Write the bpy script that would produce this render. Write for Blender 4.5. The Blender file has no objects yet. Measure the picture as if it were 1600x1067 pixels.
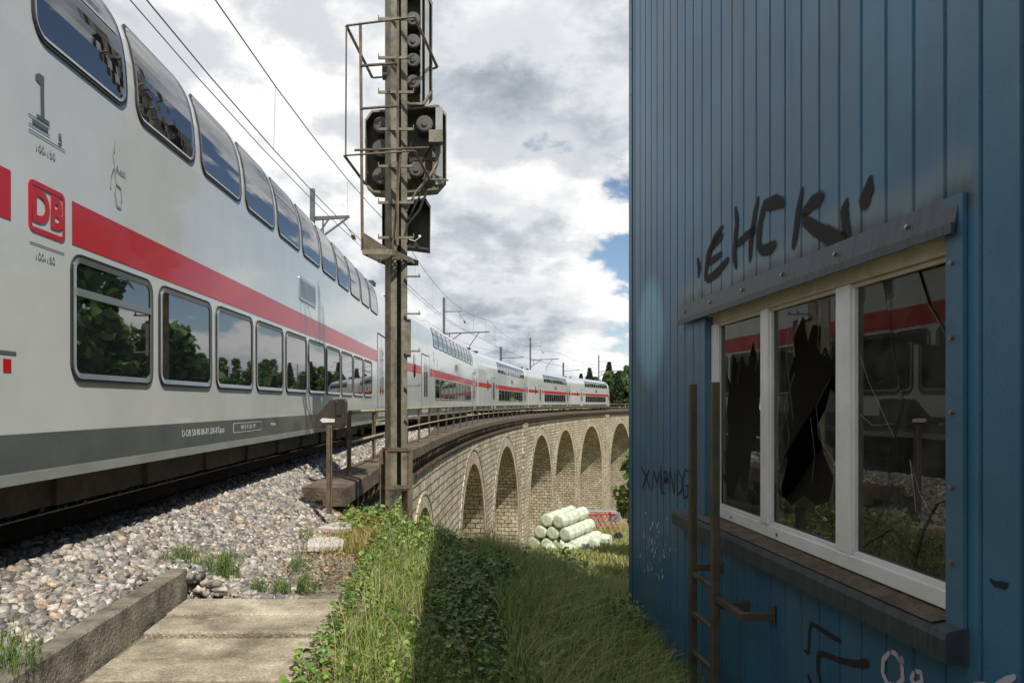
import bpy, math, random
import numpy as np
from mathutils import Vector, Matrix, noise
random.seed(7); RNG = np.random.default_rng(11)
SC = bpy.context.scene; COL = SC.collection
PI = math.pi
# ------------------------------------------------------------------ camera, world, sun
F, PX, HZ = 1165.0, 700.0, 633.0           # focal length and principal point of the photograph, in its pixels
cam = bpy.data.objects.new('camera', bpy.data.cameras.new('camera')); COL.objects.link(cam)
cam.data.sensor_width = 36; cam.data.lens = 36 * F / 1600
cam.data.shift_x = (800 - PX) / 1600; cam.data.shift_y = (HZ - 533.5) / 1600
cam.location = (0, 0, 0); cam.rotation_euler = (PI / 2, 0, 0)
cam.data.clip_start = 0.05; cam.data.clip_end = 3000
SC.camera = cam
SUN = Vector((.33, -.64, 1.0)).normalized()  # towards the sun: behind and to the right of the camera
SUN_EL = math.asin(SUN.z); SUN_ROT = math.atan2(SUN.x, SUN.y)
w = bpy.data.worlds.new('World'); SC.world = w; w.use_nodes = True
nt = w.node_tree; N = nt.nodes; Lk = nt.links; N.clear()
def wn(t, **k):
    n = N.new(t)
    for a, b in k.items(): setattr(n, a, b)
    return n
def wmath(op, a, b=None, clamp=False):
    n = wn('ShaderNodeMath', operation=op); n.use_clamp = clamp
    for i, v in enumerate((a, b)):
        if v is None: continue
        if isinstance(v, (int, float)): n.inputs[i].default_value = v
        else: Lk.new(v, n.inputs[i])
    return n.outputs[0]
sky = wn('ShaderNodeTexSky', sky_type='NISHITA'); sky.sun_disc = False
sky.sun_elevation = SUN_EL; sky.sun_rotation = SUN_ROT; sky.air_density = 1.0; sky.dust_density = .3; sky.ozone_density = 2.2
tc = wn('ShaderNodeTexCoord'); sep = wn('ShaderNodeSeparateXYZ'); Lk.new(tc.outputs['Generated'], sep.inputs[0])
den = wmath('ADD', wmath('MAXIMUM', sep.outputs[2], 0.0), .40)
cx = wmath('DIVIDE', sep.outputs[0], den); cy = wmath('DIVIDE', sep.outputs[1], den)
comb = wn('ShaderNodeCombineXYZ'); Lk.new(cx, comb.inputs[0]); Lk.new(cy, comb.inputs[1]); Lk.new(sep.outputs[2], comb.inputs[2])
def cloud(off, scale, detail, rough, dist=0.0):
    m = wn('ShaderNodeMapping'); m.inputs['Location'].default_value = off; Lk.new(comb.outputs[0], m.inputs['Vector'])
    n = wn('ShaderNodeTexNoise'); n.inputs['Scale'].default_value = scale; n.inputs['Detail'].default_value = detail
    n.inputs['Roughness'].default_value = rough; n.inputs['Distortion'].default_value = dist
    Lk.new(m.outputs[0], n.inputs['Vector']); return n.outputs[0]
def wmap(v, a, b, c=0.0, d=1.0, smooth=True):
    n = wn('ShaderNodeMapRange'); n.interpolation_type = 'SMOOTHSTEP' if smooth else 'LINEAR'
    Lk.new(v, n.inputs[0]); n.inputs[1].default_value = a; n.inputs[2].default_value = b
    n.inputs[3].default_value = c; n.inputs[4].default_value = d; return n.outputs[0]
OFF = (1.3, 5.2, 2.1)
def cval(dx, dy, dz):
    a = cloud((OFF[0] + dx, OFF[1] + dy, OFF[2] + dz), 1.25, 3, .5, .0)
    b = cloud((OFF[0] + dx + 5, OFF[1] + dy, OFF[2] + dz), 3.6, 11, .60, .0)
    return wmath('ADD', wmath('MULTIPLY', a, .62), wmath('MULTIPLY', b, .42))
big = cval(0, 0, 0); big2 = cval(.02, -.09, .035)   # the second sample lies a little nearer the sun: its difference lights the billows
cov = wmath('ADD', wmath('ADD', big, wmath('MULTIPLY', sep.outputs[0], -.04)), wmath('MULTIPLY', wmath('MULTIPLY', sep.outputs[0], wmath('MAXIMUM', sep.outputs[2], 0.0)), -.48))        # fewer clouds towards the right, as the window reflections show
mask = wmap(cov, .438, .478)
rim = wmap(wmath('SUBTRACT', big, big2), -.05, .05)
thick = wmap(big, .50, .62)
shade = wmath('ADD', wmath('MULTIPLY', rim, .55), wmath('SUBTRACT', .62, wmath('MULTIPLY', thick, .50)))
ramp = wn('ShaderNodeValToRGB'); Lk.new(shade, ramp.inputs[0])
ramp.color_ramp.elements[0].position = .18; ramp.color_ramp.elements[0].color = (.30, .335, .39, 1)
ramp.color_ramp.elements[1].position = .95; ramp.color_ramp.elements[1].color = (.90, .90, .895, 1)
e = ramp.color_ramp.elements.new(.55); e.color = (.56, .595, .64, 1)
sc10 = wn('ShaderNodeVectorMath', operation='SCALE'); Lk.new(ramp.outputs[0], sc10.inputs[0]); sc10.inputs['Scale'].default_value = 10.0
mix = wn('ShaderNodeMix', data_type='RGBA'); Lk.new(mask, mix.inputs[0]); Lk.new(sky.outputs[0], mix.inputs[6]); Lk.new(sc10.outputs[0], mix.inputs[7])
bg = wn('ShaderNodeBackground'); bg.inputs[1].default_value = .1; Lk.new(mix.outputs[2], bg.inputs[0])
out = wn('ShaderNodeOutputWorld'); Lk.new(bg.outputs[0], out.inputs[0])
sl = bpy.data.lights.new('sun', 'SUN'); sl.energy = 4.8; sl.angle = math.radians(.5); sl.color = (1, .945, .86)
so = bpy.data.objects.new('sun', sl); COL.objects.link(so); so.rotation_euler = SUN.to_track_quat('Z', 'Y').to_euler(); so.location = (0, -20, 30)
SC.view_settings.view_transform = 'Standard'; SC.view_settings.look = 'None'; SC.view_settings.exposure = .17; SC.view_settings.gamma = 1

# ------------------------------------------------------------------ materials
def mat(name, c1, c2=None, scale=6.0, rough=.7, bump=0.0, bscale=None, metal=0.0, coat=0.0, detail=6, stretch=(1, 1, 1), lo=.35, hi=.65, ior=None, rvar=0.0):
    m = bpy.data.materials.new(name); m.use_nodes = True; t = m.node_tree; n = t.nodes; l = t.links
    b = n['Principled BSDF']; b.inputs['Roughness'].default_value = rough; b.inputs['Metallic'].default_value = metal
    b.inputs['Base Color'].default_value = (*c1, 1)
    if coat: b.inputs['Coat Weight'].default_value = coat; b.inputs['Coat Roughness'].default_value = .04
    if ior: b.inputs['IOR'].default_value = ior
    tcn = n.new('ShaderNodeTexCoord'); mp = n.new('ShaderNodeMapping'); mp.inputs['Scale'].default_value = stretch
    l.new(tcn.outputs['Object'], mp.inputs[0])
    if c2 is not None:
        ns = n.new('ShaderNodeTexNoise'); ns.inputs['Scale'].default_value = scale; ns.inputs['Detail'].default_value = detail; ns.inputs['Roughness'].default_value = .65
        l.new(mp.outputs[0], ns.inputs['Vector'])
        r = n.new('ShaderNodeValToRGB'); r.color_ramp.elements[0].position = lo; r.color_ramp.elements[1].position = hi
        r.color_ramp.elements[0].color = (*c1, 1); r.color_ramp.elements[1].color = (*c2, 1)
        l.new(ns.outputs[0], r.inputs[0]); l.new(r.outputs[0], b.inputs['Base Color'])
        if rvar:
            mr = n.new('ShaderNodeMapRange'); mr.inputs[3].default_value = rough - rvar; mr.inputs[4].default_value = rough + rvar
            l.new(ns.outputs[0], mr.inputs[0]); l.new(mr.outputs[0], b.inputs['Roughness'])
    if bump:
        nb = n.new('ShaderNodeTexNoise'); nb.inputs['Scale'].default_value = bscale or scale * 4; nb.inputs['Detail'].default_value = 5
        l.new(mp.outputs[0], nb.inputs['Vector'])
        bm = n.new('ShaderNodeBump'); bm.inputs['Strength'].default_value = bump; bm.inputs['Distance'].default_value = .02
        l.new(nb.outputs[0], bm.inputs['Height']); l.new(bm.outputs[0], b.inputs['Normal'])
    m['bsdf'] = b.name
    return m
def vcol_mat(name, rough=.6, transl=0.0, bump=0.0, nscale=0):
    m = bpy.data.materials.new(name); m.use_nodes = True; t = m.node_tree; n = t.nodes; l = t.links
    b = n['Principled BSDF']; b.inputs['Roughness'].default_value = rough
    a = n.new('ShaderNodeVertexColor'); a.layer_name = 'Col'
    col = a.outputs[0]
    if nscale:
        tcn = n.new('ShaderNodeTexCoord'); ns = n.new('ShaderNodeTexNoise'); ns.inputs['Scale'].default_value = nscale; ns.inputs['Detail'].default_value = 6
        l.new(tcn.outputs['Object'], ns.inputs['Vector'])
        mr = n.new('ShaderNodeMapRange'); mr.inputs[1].default_value = .3; mr.inputs[2].default_value = .7; mr.inputs[3].default_value = .6; mr.inputs[4].default_value = 1.3
        l.new(ns.outputs[0], mr.inputs[0])
        vm = n.new('ShaderNodeVectorMath'); vm.operation = 'SCALE'; l.new(col, vm.inputs[0]); l.new(mr.outputs[0], vm.inputs['Scale']); col = vm.outputs[0]
        if bump:
            bm = n.new('ShaderNodeBump'); bm.inputs['Strength'].default_value = bump; bm.inputs['Distance'].default_value = .01
            l.new(ns.outputs[0], bm.inputs['Height']); l.new(bm.outputs[0], b.inputs['Normal'])
    l.new(col, b.inputs['Base Color'])
    if transl:
        tr = n.new('ShaderNodeBsdfTranslucent'); l.new(col, tr.inputs[0]); mx = n.new('ShaderNodeMixShader'); mx.inputs[0].default_value = transl
        l.new(b.outputs[0], mx.inputs[1]); l.new(tr.outputs[0], mx.inputs[2]); l.new(mx.outputs[0], n['Material Output'].inputs[0])
    return m
M = {}
M['train_white'] = mat('train_white', (.56, .57, .54), (.62, .63, .60), 1.3, .2, coat=.4, rvar=.03, bump=.02, bscale=1.2)
M['train_red'] = mat('train_red', (.50, .007, .010), (.54, .009, .011), 1.5, .3, coat=.2)
M['train_grey'] = mat('train_grey', (.085, .095, .095), (.12, .13, .125), 2.0, .32, coat=.3)
M['train_lip'] = mat('train_lip', (.30, .31, .29), (.24, .25, .23), 3, .4)
M['train_roof'] = mat('train_roof', (.42, .43, .44), (.34, .35, .36), 3, .4)
M['glass'] = mat('train_glass', (.012, .014, .016), rough=.015, ior=2.9)
M['chrome'] = mat('window_silver', (.42, .42, .42), (.5, .5, .5), 3, .28, metal=.8)
M['rubber'] = mat('rubber', (.018, .018, .018), (.03, .03, .03), 8, .6)
M['under'] = mat('underframe', (.035, .027, .02), (.075, .055, .04), 5, .8, bump=.3)
M['text_grey'] = mat('marking_grey', (.10, .12, .13), rough=.4)
M['text_pale'] = mat('marking_pale', (.30, .33, .33), rough=.4)
M['text_light'] = mat('marking_light', (.55, .57, .55), rough=.4)
M['rail_side'] = mat('rail_rust', (.06, .035, .022), (.11, .065, .04), 8, .85, bump=.3)
M['rail_top'] = mat('rail_polished', (.55, .55, .56), (.45, .45, .46), 4, .22, metal=1)
M['sleeper'] = mat('sleeper_wood', (.07, .05, .035), (.13, .10, .07), 5, .9, bump=.6, stretch=(1, 6, 1))
M['concrete'] = mat('concrete', (.15, .125, .085), (.50, .44, .325), 2.6, .92, bump=1.0, bscale=50, detail=14)
M['kerb'] = mat('kerb_concrete', (.085, .074, .055), (.27, .24, .185), 5.0, .95, bump=1.0, bscale=45, detail=12)
M['slab_pale'] = mat('pale_slab', (.42, .41, .38), (.55, .53, .49), 5, .9, bump=.4, bscale=50)
M['coping'] = mat('coping_stone', (.055, .040, .026), (.155, .115, .075), 3.0, .9, bump=.9, bscale=30, detail=10)
M['steel'] = mat('weathered_steel', (.11, .10, .07), (.25, .225, .165), 6, .6, bump=.25, bscale=60, metal=.15)
M['steel_brown'] = mat('brown_steel', (.075, .054, .035), (.165, .125, .085), 6, .75, bump=.4, bscale=50)
M['steel_dark'] = mat('dark_steel', (.022, .021, .018), (.05, .046, .036), 5, .6, bump=.15, bscale=50)
M['rail_paint'] = mat('yellowed_rail_paint', (.24, .20, .10), (.38, .33, .18), 9, .6, bump=.2, bscale=60)
M['galv'] = mat('galvanised_steel', (.22, .24, .24), (.32, .34, .34), 3, .5, metal=.4)
M['mast_grey'] = mat('mast_grey', (.085, .095, .10), (.14, .15, .155), 3, .55, metal=.2)
M['wire'] = mat('wire', (.06, .06, .065), rough=.5, metal=.3)
M['box_dark'] = mat('box_enamel', (.028, .022, .017), (.06, .046, .034), 4, .45, bump=.15)
M['white_enamel'] = mat('white_enamel', (.7, .7, .66), (.6, .6, .56), 8, .5)
M['win_white'] = mat('window_plastic', (.55, .56, .57), (.66, .67, .68), 3, .45, bump=.1)
M['beige'] = mat('aged_beige_frame', (.38, .34, .24), (.50, .45, .34), 6, .6, bump=.3)
M['rust_sill'] = mat('rusty_sill', (.05, .034, .022), (.12, .085, .06), 9, .9, bump=.9, bscale=50)
M['spray'] = mat('black_spray', (.014, .012, .012), (.025, .022, .022), 8, .95)
M['spray_pink'] = mat('pale_spray', (.42, .40, .44), rough=.7)
M['interior'] = mat('dark_interior', (.55, .53, .48), (.62, .6, .55), 2, .9)
M['ladder'] = mat('ladder_paint', (.05, .042, .026), (.085, .07, .042), 6, .6, bump=.2)
M['bark'] = mat('bark', (.06, .045, .03), (.12, .09, .065), 8, .95, bump=1.0, stretch=(1, 1, .3))
M['leaf'] = vcol_mat('leaves', .55, .25)
M['grass'] = vcol_mat('grass_blades', .6, .3)
M['ivy'] = vcol_mat('ivy_leaves', .4, .25)
M['stone'] = vcol_mat('ballast_stone', .85, 0, .5, 40)
M['wrap'] = mat('bale_wrap', (.42, .48, .35), (.66, .71, .56), 2.2, .32, bump=1.0, bscale=5)
M['screw'] = mat('screw', (.35, .32, .28), (.16, .11, .07), 60, .4, metal=.7)
M['soil'] = mat('soil', (.06, .05, .03), (.13, .11, .06), 4, 1, bump=.6)
_m = M['concrete']; _t = _m.node_tree; _oi = _t.nodes.new('ShaderNodeObjectInfo'); _mr = _t.nodes.new('ShaderNodeMapRange'); _mr.inputs[3].default_value = .72; _mr.inputs[4].default_value = 1.2
_t.links.new(_oi.outputs['Random'], _mr.inputs[0]); _sc = _t.nodes.new('ShaderNodeVectorMath'); _sc.operation = 'SCALE'; _b = _t.nodes['Principled BSDF']; _src = _b.inputs['Base Color'].links[0].from_socket
_sp = _t.nodes.new('ShaderNodeTexNoise'); _sp.inputs['Scale'].default_value = 55; _sp.inputs['Detail'].default_value = 5; _tc = _t.nodes.new('ShaderNodeTexCoord'); _t.links.new(_tc.outputs['Object'], _sp.inputs['Vector'])
_m2 = _t.nodes.new('ShaderNodeMapRange'); _m2.inputs[1].default_value = .3; _m2.inputs[2].default_value = .7; _m2.inputs[3].default_value = .65; _m2.inputs[4].default_value = 1.2; _t.links.new(_sp.outputs[0], _m2.inputs[0])
_mm = _t.nodes.new('ShaderNodeMath'); _mm.operation = 'MULTIPLY'; _t.links.new(_mr.outputs[0], _mm.inputs[0]); _t.links.new(_m2.outputs[0], _mm.inputs[1])
_t.links.new(_src, _sc.inputs[0]); _t.links.new(_mm.outputs[0], _sc.inputs['Scale']); _t.links.new(_sc.outputs[0], _b.inputs['Base Color'])

def spray_mat(name, col):
    m = bpy.data.materials.new(name); m.use_nodes = True; t = m.node_tree; n = t.nodes; l = t.links; b = n['Principled BSDF']; b.inputs['Roughness'].default_value = .9; b.inputs['Base Color'].default_value = (*col, 1)
    uv = n.new('ShaderNodeUVMap'); uv.uv_map = 'UVMap'; sp = n.new('ShaderNodeSeparateXYZ'); l.new(uv.outputs[0], sp.inputs[0])
    mu = n.new('ShaderNodeMath'); mu.operation = 'MULTIPLY'; l.new(sp.outputs[0], mu.inputs[0]); l.new(sp.outputs[1], mu.inputs[1])
    tcn = n.new('ShaderNodeTexCoord'); ns = n.new('ShaderNodeTexNoise'); ns.inputs['Scale'].default_value = 120; ns.inputs['Detail'].default_value = 4; l.new(tcn.outputs['Object'], ns.inputs['Vector'])
    ns2 = n.new('ShaderNodeTexNoise'); ns2.inputs['Scale'].default_value = 14; l.new(tcn.outputs['Object'], ns2.inputs['Vector'])
    ad = n.new('ShaderNodeMath'); ad.operation = 'MULTIPLY_ADD'; l.new(ns.outputs[0], ad.inputs[0]); ad.inputs[1].default_value = .45; l.new(mu.outputs[0], ad.inputs[2])
    ad2 = n.new('ShaderNodeMath'); ad2.operation = 'MULTIPLY_ADD'; l.new(ns2.outputs[0], ad2.inputs[0]); ad2.inputs[1].default_value = .35; l.new(ad.outputs[0], ad2.inputs[2])
    mr = n.new('ShaderNodeMapRange'); mr.interpolation_type = 'SMOOTHSTEP'; l.new(ad2.outputs[0], mr.inputs[0]); mr.inputs[1].default_value = .46; mr.inputs[2].default_value = .82; mr.inputs[4].default_value = .985
    tr = n.new('ShaderNodeBsdfTransparent'); mx = n.new('ShaderNodeMixShader'); l.new(mr.outputs[0], mx.inputs[0]); l.new(tr.outputs[0], mx.inputs[1]); l.new(b.outputs[0], mx.inputs[2]); l.new(mx.outputs[0], n['Material Output'].inputs[0])
    return m
M['spray'] = spray_mat('black_spray_paint', (.014, .012, .012)); M['spray_pink'] = spray_mat('pale_spray_paint', (.42, .40, .44))
def blue_wall_mat():
    m = bpy.data.materials.new('blue_cladding'); m.use_nodes = True; t = m.node_tree; n = t.nodes; l = t.links
    b = n['Principled BSDF']; b.inputs['Roughness'].default_value = .42
    tcn = n.new('ShaderNodeTexCoord'); sp = n.new('ShaderNodeSeparateXYZ'); l.new(tcn.outputs['Object'], sp.inputs[0])
    def mth(op, a, c=None, clamp=False):
        q = n.new('ShaderNodeMath'); q.operation = op; q.use_clamp = clamp
        for i, v in enumerate((a, c)):
            if v is None: continue
            if isinstance(v, (int, float)): q.inputs[i].default_value = v
            else: l.new(v, q.inputs[i])
        return q.outputs[0]
    def mr(v, a, c, d=0., e_=1.):
        q = n.new('ShaderNodeMapRange'); q.interpolation_type = 'SMOOTHSTEP'; l.new(v, q.inputs[0])
        q.inputs[1].default_value = a; q.inputs[2].default_value = c; q.inputs[3].default_value = d; q.inputs[4].default_value = e_; return q.outputs[0]
    def nz(scale, detail=6, stretch=(1, 1, 1), rough=.6):
        mp = n.new('ShaderNodeMapping'); mp.inputs['Scale'].default_value = stretch; l.new(tcn.outputs['Object'], mp.inputs[0])
        q = n.new('ShaderNodeTexNoise'); q.inputs['Scale'].default_value = scale; q.inputs['Detail'].default_value = detail; q.inputs['Roughness'].default_value = rough
        l.new(mp.outputs[0], q.inputs['Vector']); return q.outputs[0]
    def mixc(f, a, c):
        q = n.new('ShaderNodeMix'); q.data_type = 'RGBA'
        if isinstance(f, float): q.inputs[0].default_value = f
        else: l.new(f, q.inputs[0])
        for i, v in ((6, a), (7, c)):
            if isinstance(v, tuple): q.inputs[i].default_value = (*v, 1)
            else: l.new(v, q.inputs[i])
        return q.outputs[2]
    Y, Z = sp.outputs[1], sp.outputs[2]
    c = mixc(mr(nz(.9, 4), .35, .65), (.028, .108, .200), (.040, .145, .250))
    # grey-green algae film over parts of the sheets, vertical streaks
    c = mixc(mth('MULTIPLY', mr(nz(1.1, 5, (1, 1, .35)), .42, .62), .42), c, (.085, .135, .170))
    c = mixc(mth('MULTIPLY', mr(nz(90, 3), .58, .68), .55), c, (.022, .06, .10))
    c = mixc(mth('MULTIPLY', mr(nz(7, 5, (1, 1, .08)), .55, .75), .35), c, (.03, .05, .06))
    # pale sprayed patch
    dy = mth('DIVIDE', mth('SUBTRACT', Y, 8.0), .55); dz = mth('DIVIDE', mth('SUBTRACT', Z, .78), .62)
    rr = mth('ADD', mth('POWER', mth('ABSOLUTE', dy), 2.), mth('POWER', mth('ABSOLUTE', dz), 2.))
    c = mixc(mth('MULTIPLY', mr(rr, 1.2, .25), .7), c, (.17, .44, .58))
    # soot rim above the window hood
    wav = mth('MULTIPLY', mth('SUBTRACT', nz(3.5, 4, (1, 1, 0.1)), .5), .28)
    zz = mth('ADD', Z, wav)
    inY = mth('MULTIPLY', mr(Y, 3.08, 3.2), mr(Y, 7.2, 6.8))
    halo = mth('MULTIPLY', mth('MULTIPLY', mr(zz, 1.2, 1.02), mr(Z, .80, .86)), inY)
    c = mixc(mth('MULTIPLY', halo, .55), c, (.15, .19, .19))
    soot = mth('MULTIPLY', mth('MULTIPLY', mr(zz, 1.02, .92), mr(Z, .80, .86)), inY)
    c = mixc(mth('MULTIPLY', soot, .75), c, (.035, .035, .04))
    # dirt above the foot of the sheets
    c = mixc(mth('MULTIPLY', mr(mth('ADD', Z, mth('MULTIPLY', nz(3, 4), .5)), -1.6, -2.4), .45), c, (.045, .05, .045))
    l.new(c, b.inputs['Base Color'])
    bm = n.new('ShaderNodeBump'); bm.inputs['Strength'].default_value = .12; bm.inputs['Distance'].default_value = .01; l.new(nz(2.5, 4), bm.inputs['Height']); l.new(bm.outputs[0], b.inputs['Normal'])
    return m
M['blue'] = blue_wall_mat()
M['blue_trim'] = mat('blue_trim', (.035, .105, .175), (.05, .135, .21), 4, .42, bump=.1)
M['hood'] = mat('sooty_trim', (.022, .032, .042), (.05, .065, .075), 9, .5, stretch=(1, 4, .3), bump=.1)

def masonry_mat(name, ring=False, k=1.0):
    m = bpy.data.materials.new(name); m.use_nodes = True; t = m.node_tree; n = t.nodes; l = t.links
    b = n['Principled BSDF']; b.inputs['Roughness'].default_value = .95
    uv = n.new('ShaderNodeUVMap'); uv.uv_map = 'UVMap'
    dn = n.new('ShaderNodeTexNoise'); dn.inputs['Scale'].default_value = 2.2; dn.inputs['Detail'].default_value = 3; l.new(uv.outputs[0], dn.inputs['Vector'])
    vm = n.new('ShaderNodeVectorMath'); vm.operation = 'MULTIPLY_ADD'; l.new(dn.outputs['Color'], vm.inputs[0]); vm.inputs[1].default_value = (.12, .10, 0); l.new(uv.outputs[0], vm.inputs[2])
    br = n.new('ShaderNodeTexBrick'); l.new(vm.outputs[0], br.inputs['Vector'])
    br.inputs['Scale'].default_value = 1.0; br.inputs['Brick Width'].default_value = .62 if not ring else .42; br.inputs['Row Height'].default_value = .34 if not ring else .8
    br.inputs['Mortar Size'].default_value = .028; br.inputs['Mortar Smooth'].default_value = .45; br.inputs['Bias'].default_value = -.1
    br.offset = .5; br.squash = 1.0
    br.inputs['Color1'].default_value = (.42, .37, .275, 1); br.inputs['Color2'].default_value = (.64, .59, .47, 1); br.inputs['Mortar'].default_value = (.085, .07, .05, 1)
    ns = n.new('ShaderNodeTexNoise'); ns.inputs['Scale'].default_value = 3.4; ns.inputs['Detail'].default_value = 9; ns.inputs['Roughness'].default_value = .7; l.new(uv.outputs[0], ns.inputs['Vector'])
    r = n.new('ShaderNodeValToRGB'); r.color_ramp.elements[0].position = .34; r.color_ramp.elements[0].color = (.42, .37, .30, 1); r.color_ramp.elements[1].position = .52; r.color_ramp.elements[1].color = (1.25, 1.2, 1.1, 1)
    l.new(ns.outputs[0], r.inputs[0])
    mx = n.new('ShaderNodeMix'); mx.data_type = 'RGBA'; mx.blend_type = 'MULTIPLY'; mx.inputs[0].default_value = .85; l.new(br.outputs[0], mx.inputs[6]); l.new(r.outputs[0], mx.inputs[7])
    # broad weathering stains
    st = n.new('ShaderNodeTexNoise'); st.inputs['Scale'].default_value = .35; st.inputs['Detail'].default_value = 6; l.new(uv.outputs[0], st.inputs['Vector'])
    r2 = n.new('ShaderNodeValToRGB'); r2.color_ramp.elements[0].position = .38; r2.color_ramp.elements[0].color = (.72, .68, .6, 1); r2.color_ramp.elements[1].position = .6; r2.color_ramp.elements[1].color = (1, 1, 1, 1)
    l.new(st.outputs[0], r2.inputs[0])
    mx2 = n.new('ShaderNodeMix'); mx2.data_type = 'RGBA'; mx2.blend_type = 'MULTIPLY'; mx2.inputs[0].default_value = .8; l.new(mx.outputs[2], mx2.inputs[6]); l.new(r2.outputs[0], mx2.inputs[7])
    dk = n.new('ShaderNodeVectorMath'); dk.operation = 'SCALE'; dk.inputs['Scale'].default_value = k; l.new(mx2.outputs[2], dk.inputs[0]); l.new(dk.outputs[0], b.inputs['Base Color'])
    ad = n.new('ShaderNodeMath'); ad.operation = 'MULTIPLY_ADD'; l.new(ns.outputs[0], ad.inputs[0]); ad.inputs[1].default_value = .9
    iv = n.new('ShaderNodeMath'); iv.operation = 'SUBTRACT'; iv.inputs[0].default_value = 1; l.new(br.outputs['Fac'], iv.inputs[1]); l.new(iv.outputs[0], ad.inputs[2])
    bm = n.new('ShaderNodeBump'); bm.inputs['Strength'].default_value = 1.0; bm.inputs['Distance'].default_value = .13; l.new(ad.outputs[0], bm.inputs['Height']); l.new(bm.outputs[0], b.inputs['Normal'])
    return m
M['masonry'] = masonry_mat('masonry'); M['ring'] = masonry_mat('voussoirs', True); M['soffit'] = masonry_mat('shaded_masonry', False, .86)  # soffit: copy of the masonry with arch shade put into its darker colour

# ------------------------------------------------------------------ helpers
class MB:
    def __init__(s): s.v = []; s.f = []; s.uv = []; s.hasuv = False
    def face(s, pts, uv=None):
        i = len(s.v); s.v += [tuple(p) for p in pts]; s.f.append(tuple(range(i, i + len(pts))))
        if uv: s.hasuv = True
        s.uv += list(uv) if uv else [(0, 0)] * len(pts)
    def mesh(s, v, f):
        i = len(s.v); s.v += [tuple(p) for p in v]
        for q in f: s.f.append(tuple(a + i for a in q)); s.uv += [(0, 0)] * len(q)
    def box(s, c, d, rz=0.0, R=None):
        hx, hy, hz = d[0] / 2, d[1] / 2, d[2] / 2
        R = R or Matrix.Rotation(rz, 3, 'Z'); c = Vector(c)
        v = [c + R @ Vector((x * hx, y * hy, z * hz)) for x in (-1, 1) for y in (-1, 1) for z in (-1, 1)]
        s.mesh(v, [(0, 1, 3, 2), (4, 6, 7, 5), (0, 4, 5, 1), (2, 3, 7, 6), (0, 2, 6, 4), (1, 5, 7, 3)])
    def bar(s, a, b, wd, dp=None, up=(0, 0, 1)):
        a, b = Vector(a), Vector(b); d = b - a; L = d.length; x = d.normalized(); u = Vector(up)
        if abs(x.dot(u)) > .95: u = Vector((0, 1, 0))
        y = u.cross(x).normalized(); z = x.cross(y)
        s.box((a + b) / 2, (L, wd, dp or wd), R=Matrix((x, y, z)).transposed())
    def tube(s, pts, r, n=8, cap=True):
        pts = [Vector(p) for p in pts]; rs = r if isinstance(r, (list, tuple)) else [r] * len(pts); i0 = len(s.v); ref = None
        for k, p in enumerate(pts):
            t = (pts[min(k + 1, len(pts) - 1)] - pts[max(k - 1, 0)]).normalized()
            if ref is None: ref = t.orthogonal().normalized()
            ref = (ref - t * ref.dot(t)).normalized(); q = t.cross(ref)
            for j in range(n):
                a = 2 * PI * j / n; s.v.append(tuple(p + (ref * math.cos(a) + q * math.sin(a)) * rs[k]))
        for k in range(len(pts) - 1):
            for j in range(n):
                s.f.append((i0 + k * n + j, i0 + k * n + (j + 1) % n, i0 + (k + 1) * n + (j + 1) % n, i0 + (k + 1) * n + j)); s.uv += [(0, 0)] * 4
        if cap:
            s.f.append(tuple(i0 + j for j in reversed(range(n)))); s.uv += [(0, 0)] * n
            s.f.append(tuple(i0 + (len(pts) - 1) * n + j for j in range(n))); s.uv += [(0, 0)] * n
    def cyl(s, a, b, r, n=16): s.tube([a, b], r, n)
    def prism(s, poly, d):     # poly: list of 3D points, extruded by vector d
        n = len(poly); a = [Vector(p) for p in poly]; b = [p + Vector(d) for p in a]
        s.mesh(a + b, [tuple(range(n)), tuple(reversed(range(n, 2 * n)))] + [(i, i + n, (i + 1) % n + n, (i + 1) % n) for i in range(n)])
    def sphere(s, c, r, n=10, sq=(1, 1, 1)):
        v = []; f = []
        for i in range(n // 2 + 1):
            for j in range(n):
                a = PI * i / (n // 2); b = 2 * PI * j / n
                v.append((c[0] + r * sq[0] * math.sin(a) * math.cos(b), c[1] + r * sq[1] * math.sin(a) * math.sin(b), c[2] + r * sq[2] * math.cos(a)))
        for i in range(n // 2):
            for j in range(n): f.append((i * n + j, (i + 1) * n + j, (i + 1) * n + (j + 1) % n, i * n + (j + 1) % n))
        s.mesh(v, f)
    def build(s, name, m, parent=None, smooth=False, bevel=0.0, local=False):
        me = bpy.data.meshes.new(name); me.from_pydata(s.v, [], s.f)
        if s.hasuv:
            u = me.uv_layers.new(name='UVMap'); u.data.foreach_set('uv', [c for q in s.uv for c in q])
        me.materials.append(m)
        if smooth: me.polygons.foreach_set('use_smooth', [True] * len(me.polygons))
        o = bpy.data.objects.new(name, me); COL.objects.link(o)
        if parent is not None:
            o.parent = parent
            if not local:
                p = parent; L = Vector((0, 0, 0))
                while p is not None and p.type == 'EMPTY': L = L + p.location; p = p.parent
                if parent.type == 'EMPTY': o.location = -L
        if bevel:
            bv = o.modifiers.new('bevel', 'BEVEL'); bv.width = bevel; bv.segments = 2; bv.limit_method = 'ANGLE'
        return o
def tag(o, label=None, cat=None, group=None, kind=None):
    if label: o['label'] = label
    if cat: o['category'] = cat
    if group: o['group'] = group
    if kind: o['kind'] = kind
    return o
def thing(name, label, cat, loc=(0, 0, 0), rz=0.0, group=None):
    o = bpy.data.objects.new(name, None); COL.objects.link(o); o.location = loc; o.rotation_euler = (0, 0, rz); o.empty_display_size = .3
    return tag(o, label, cat, group)
def kids(o): return [c for c in COL.objects if c.parent == o]
CH = {}
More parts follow.
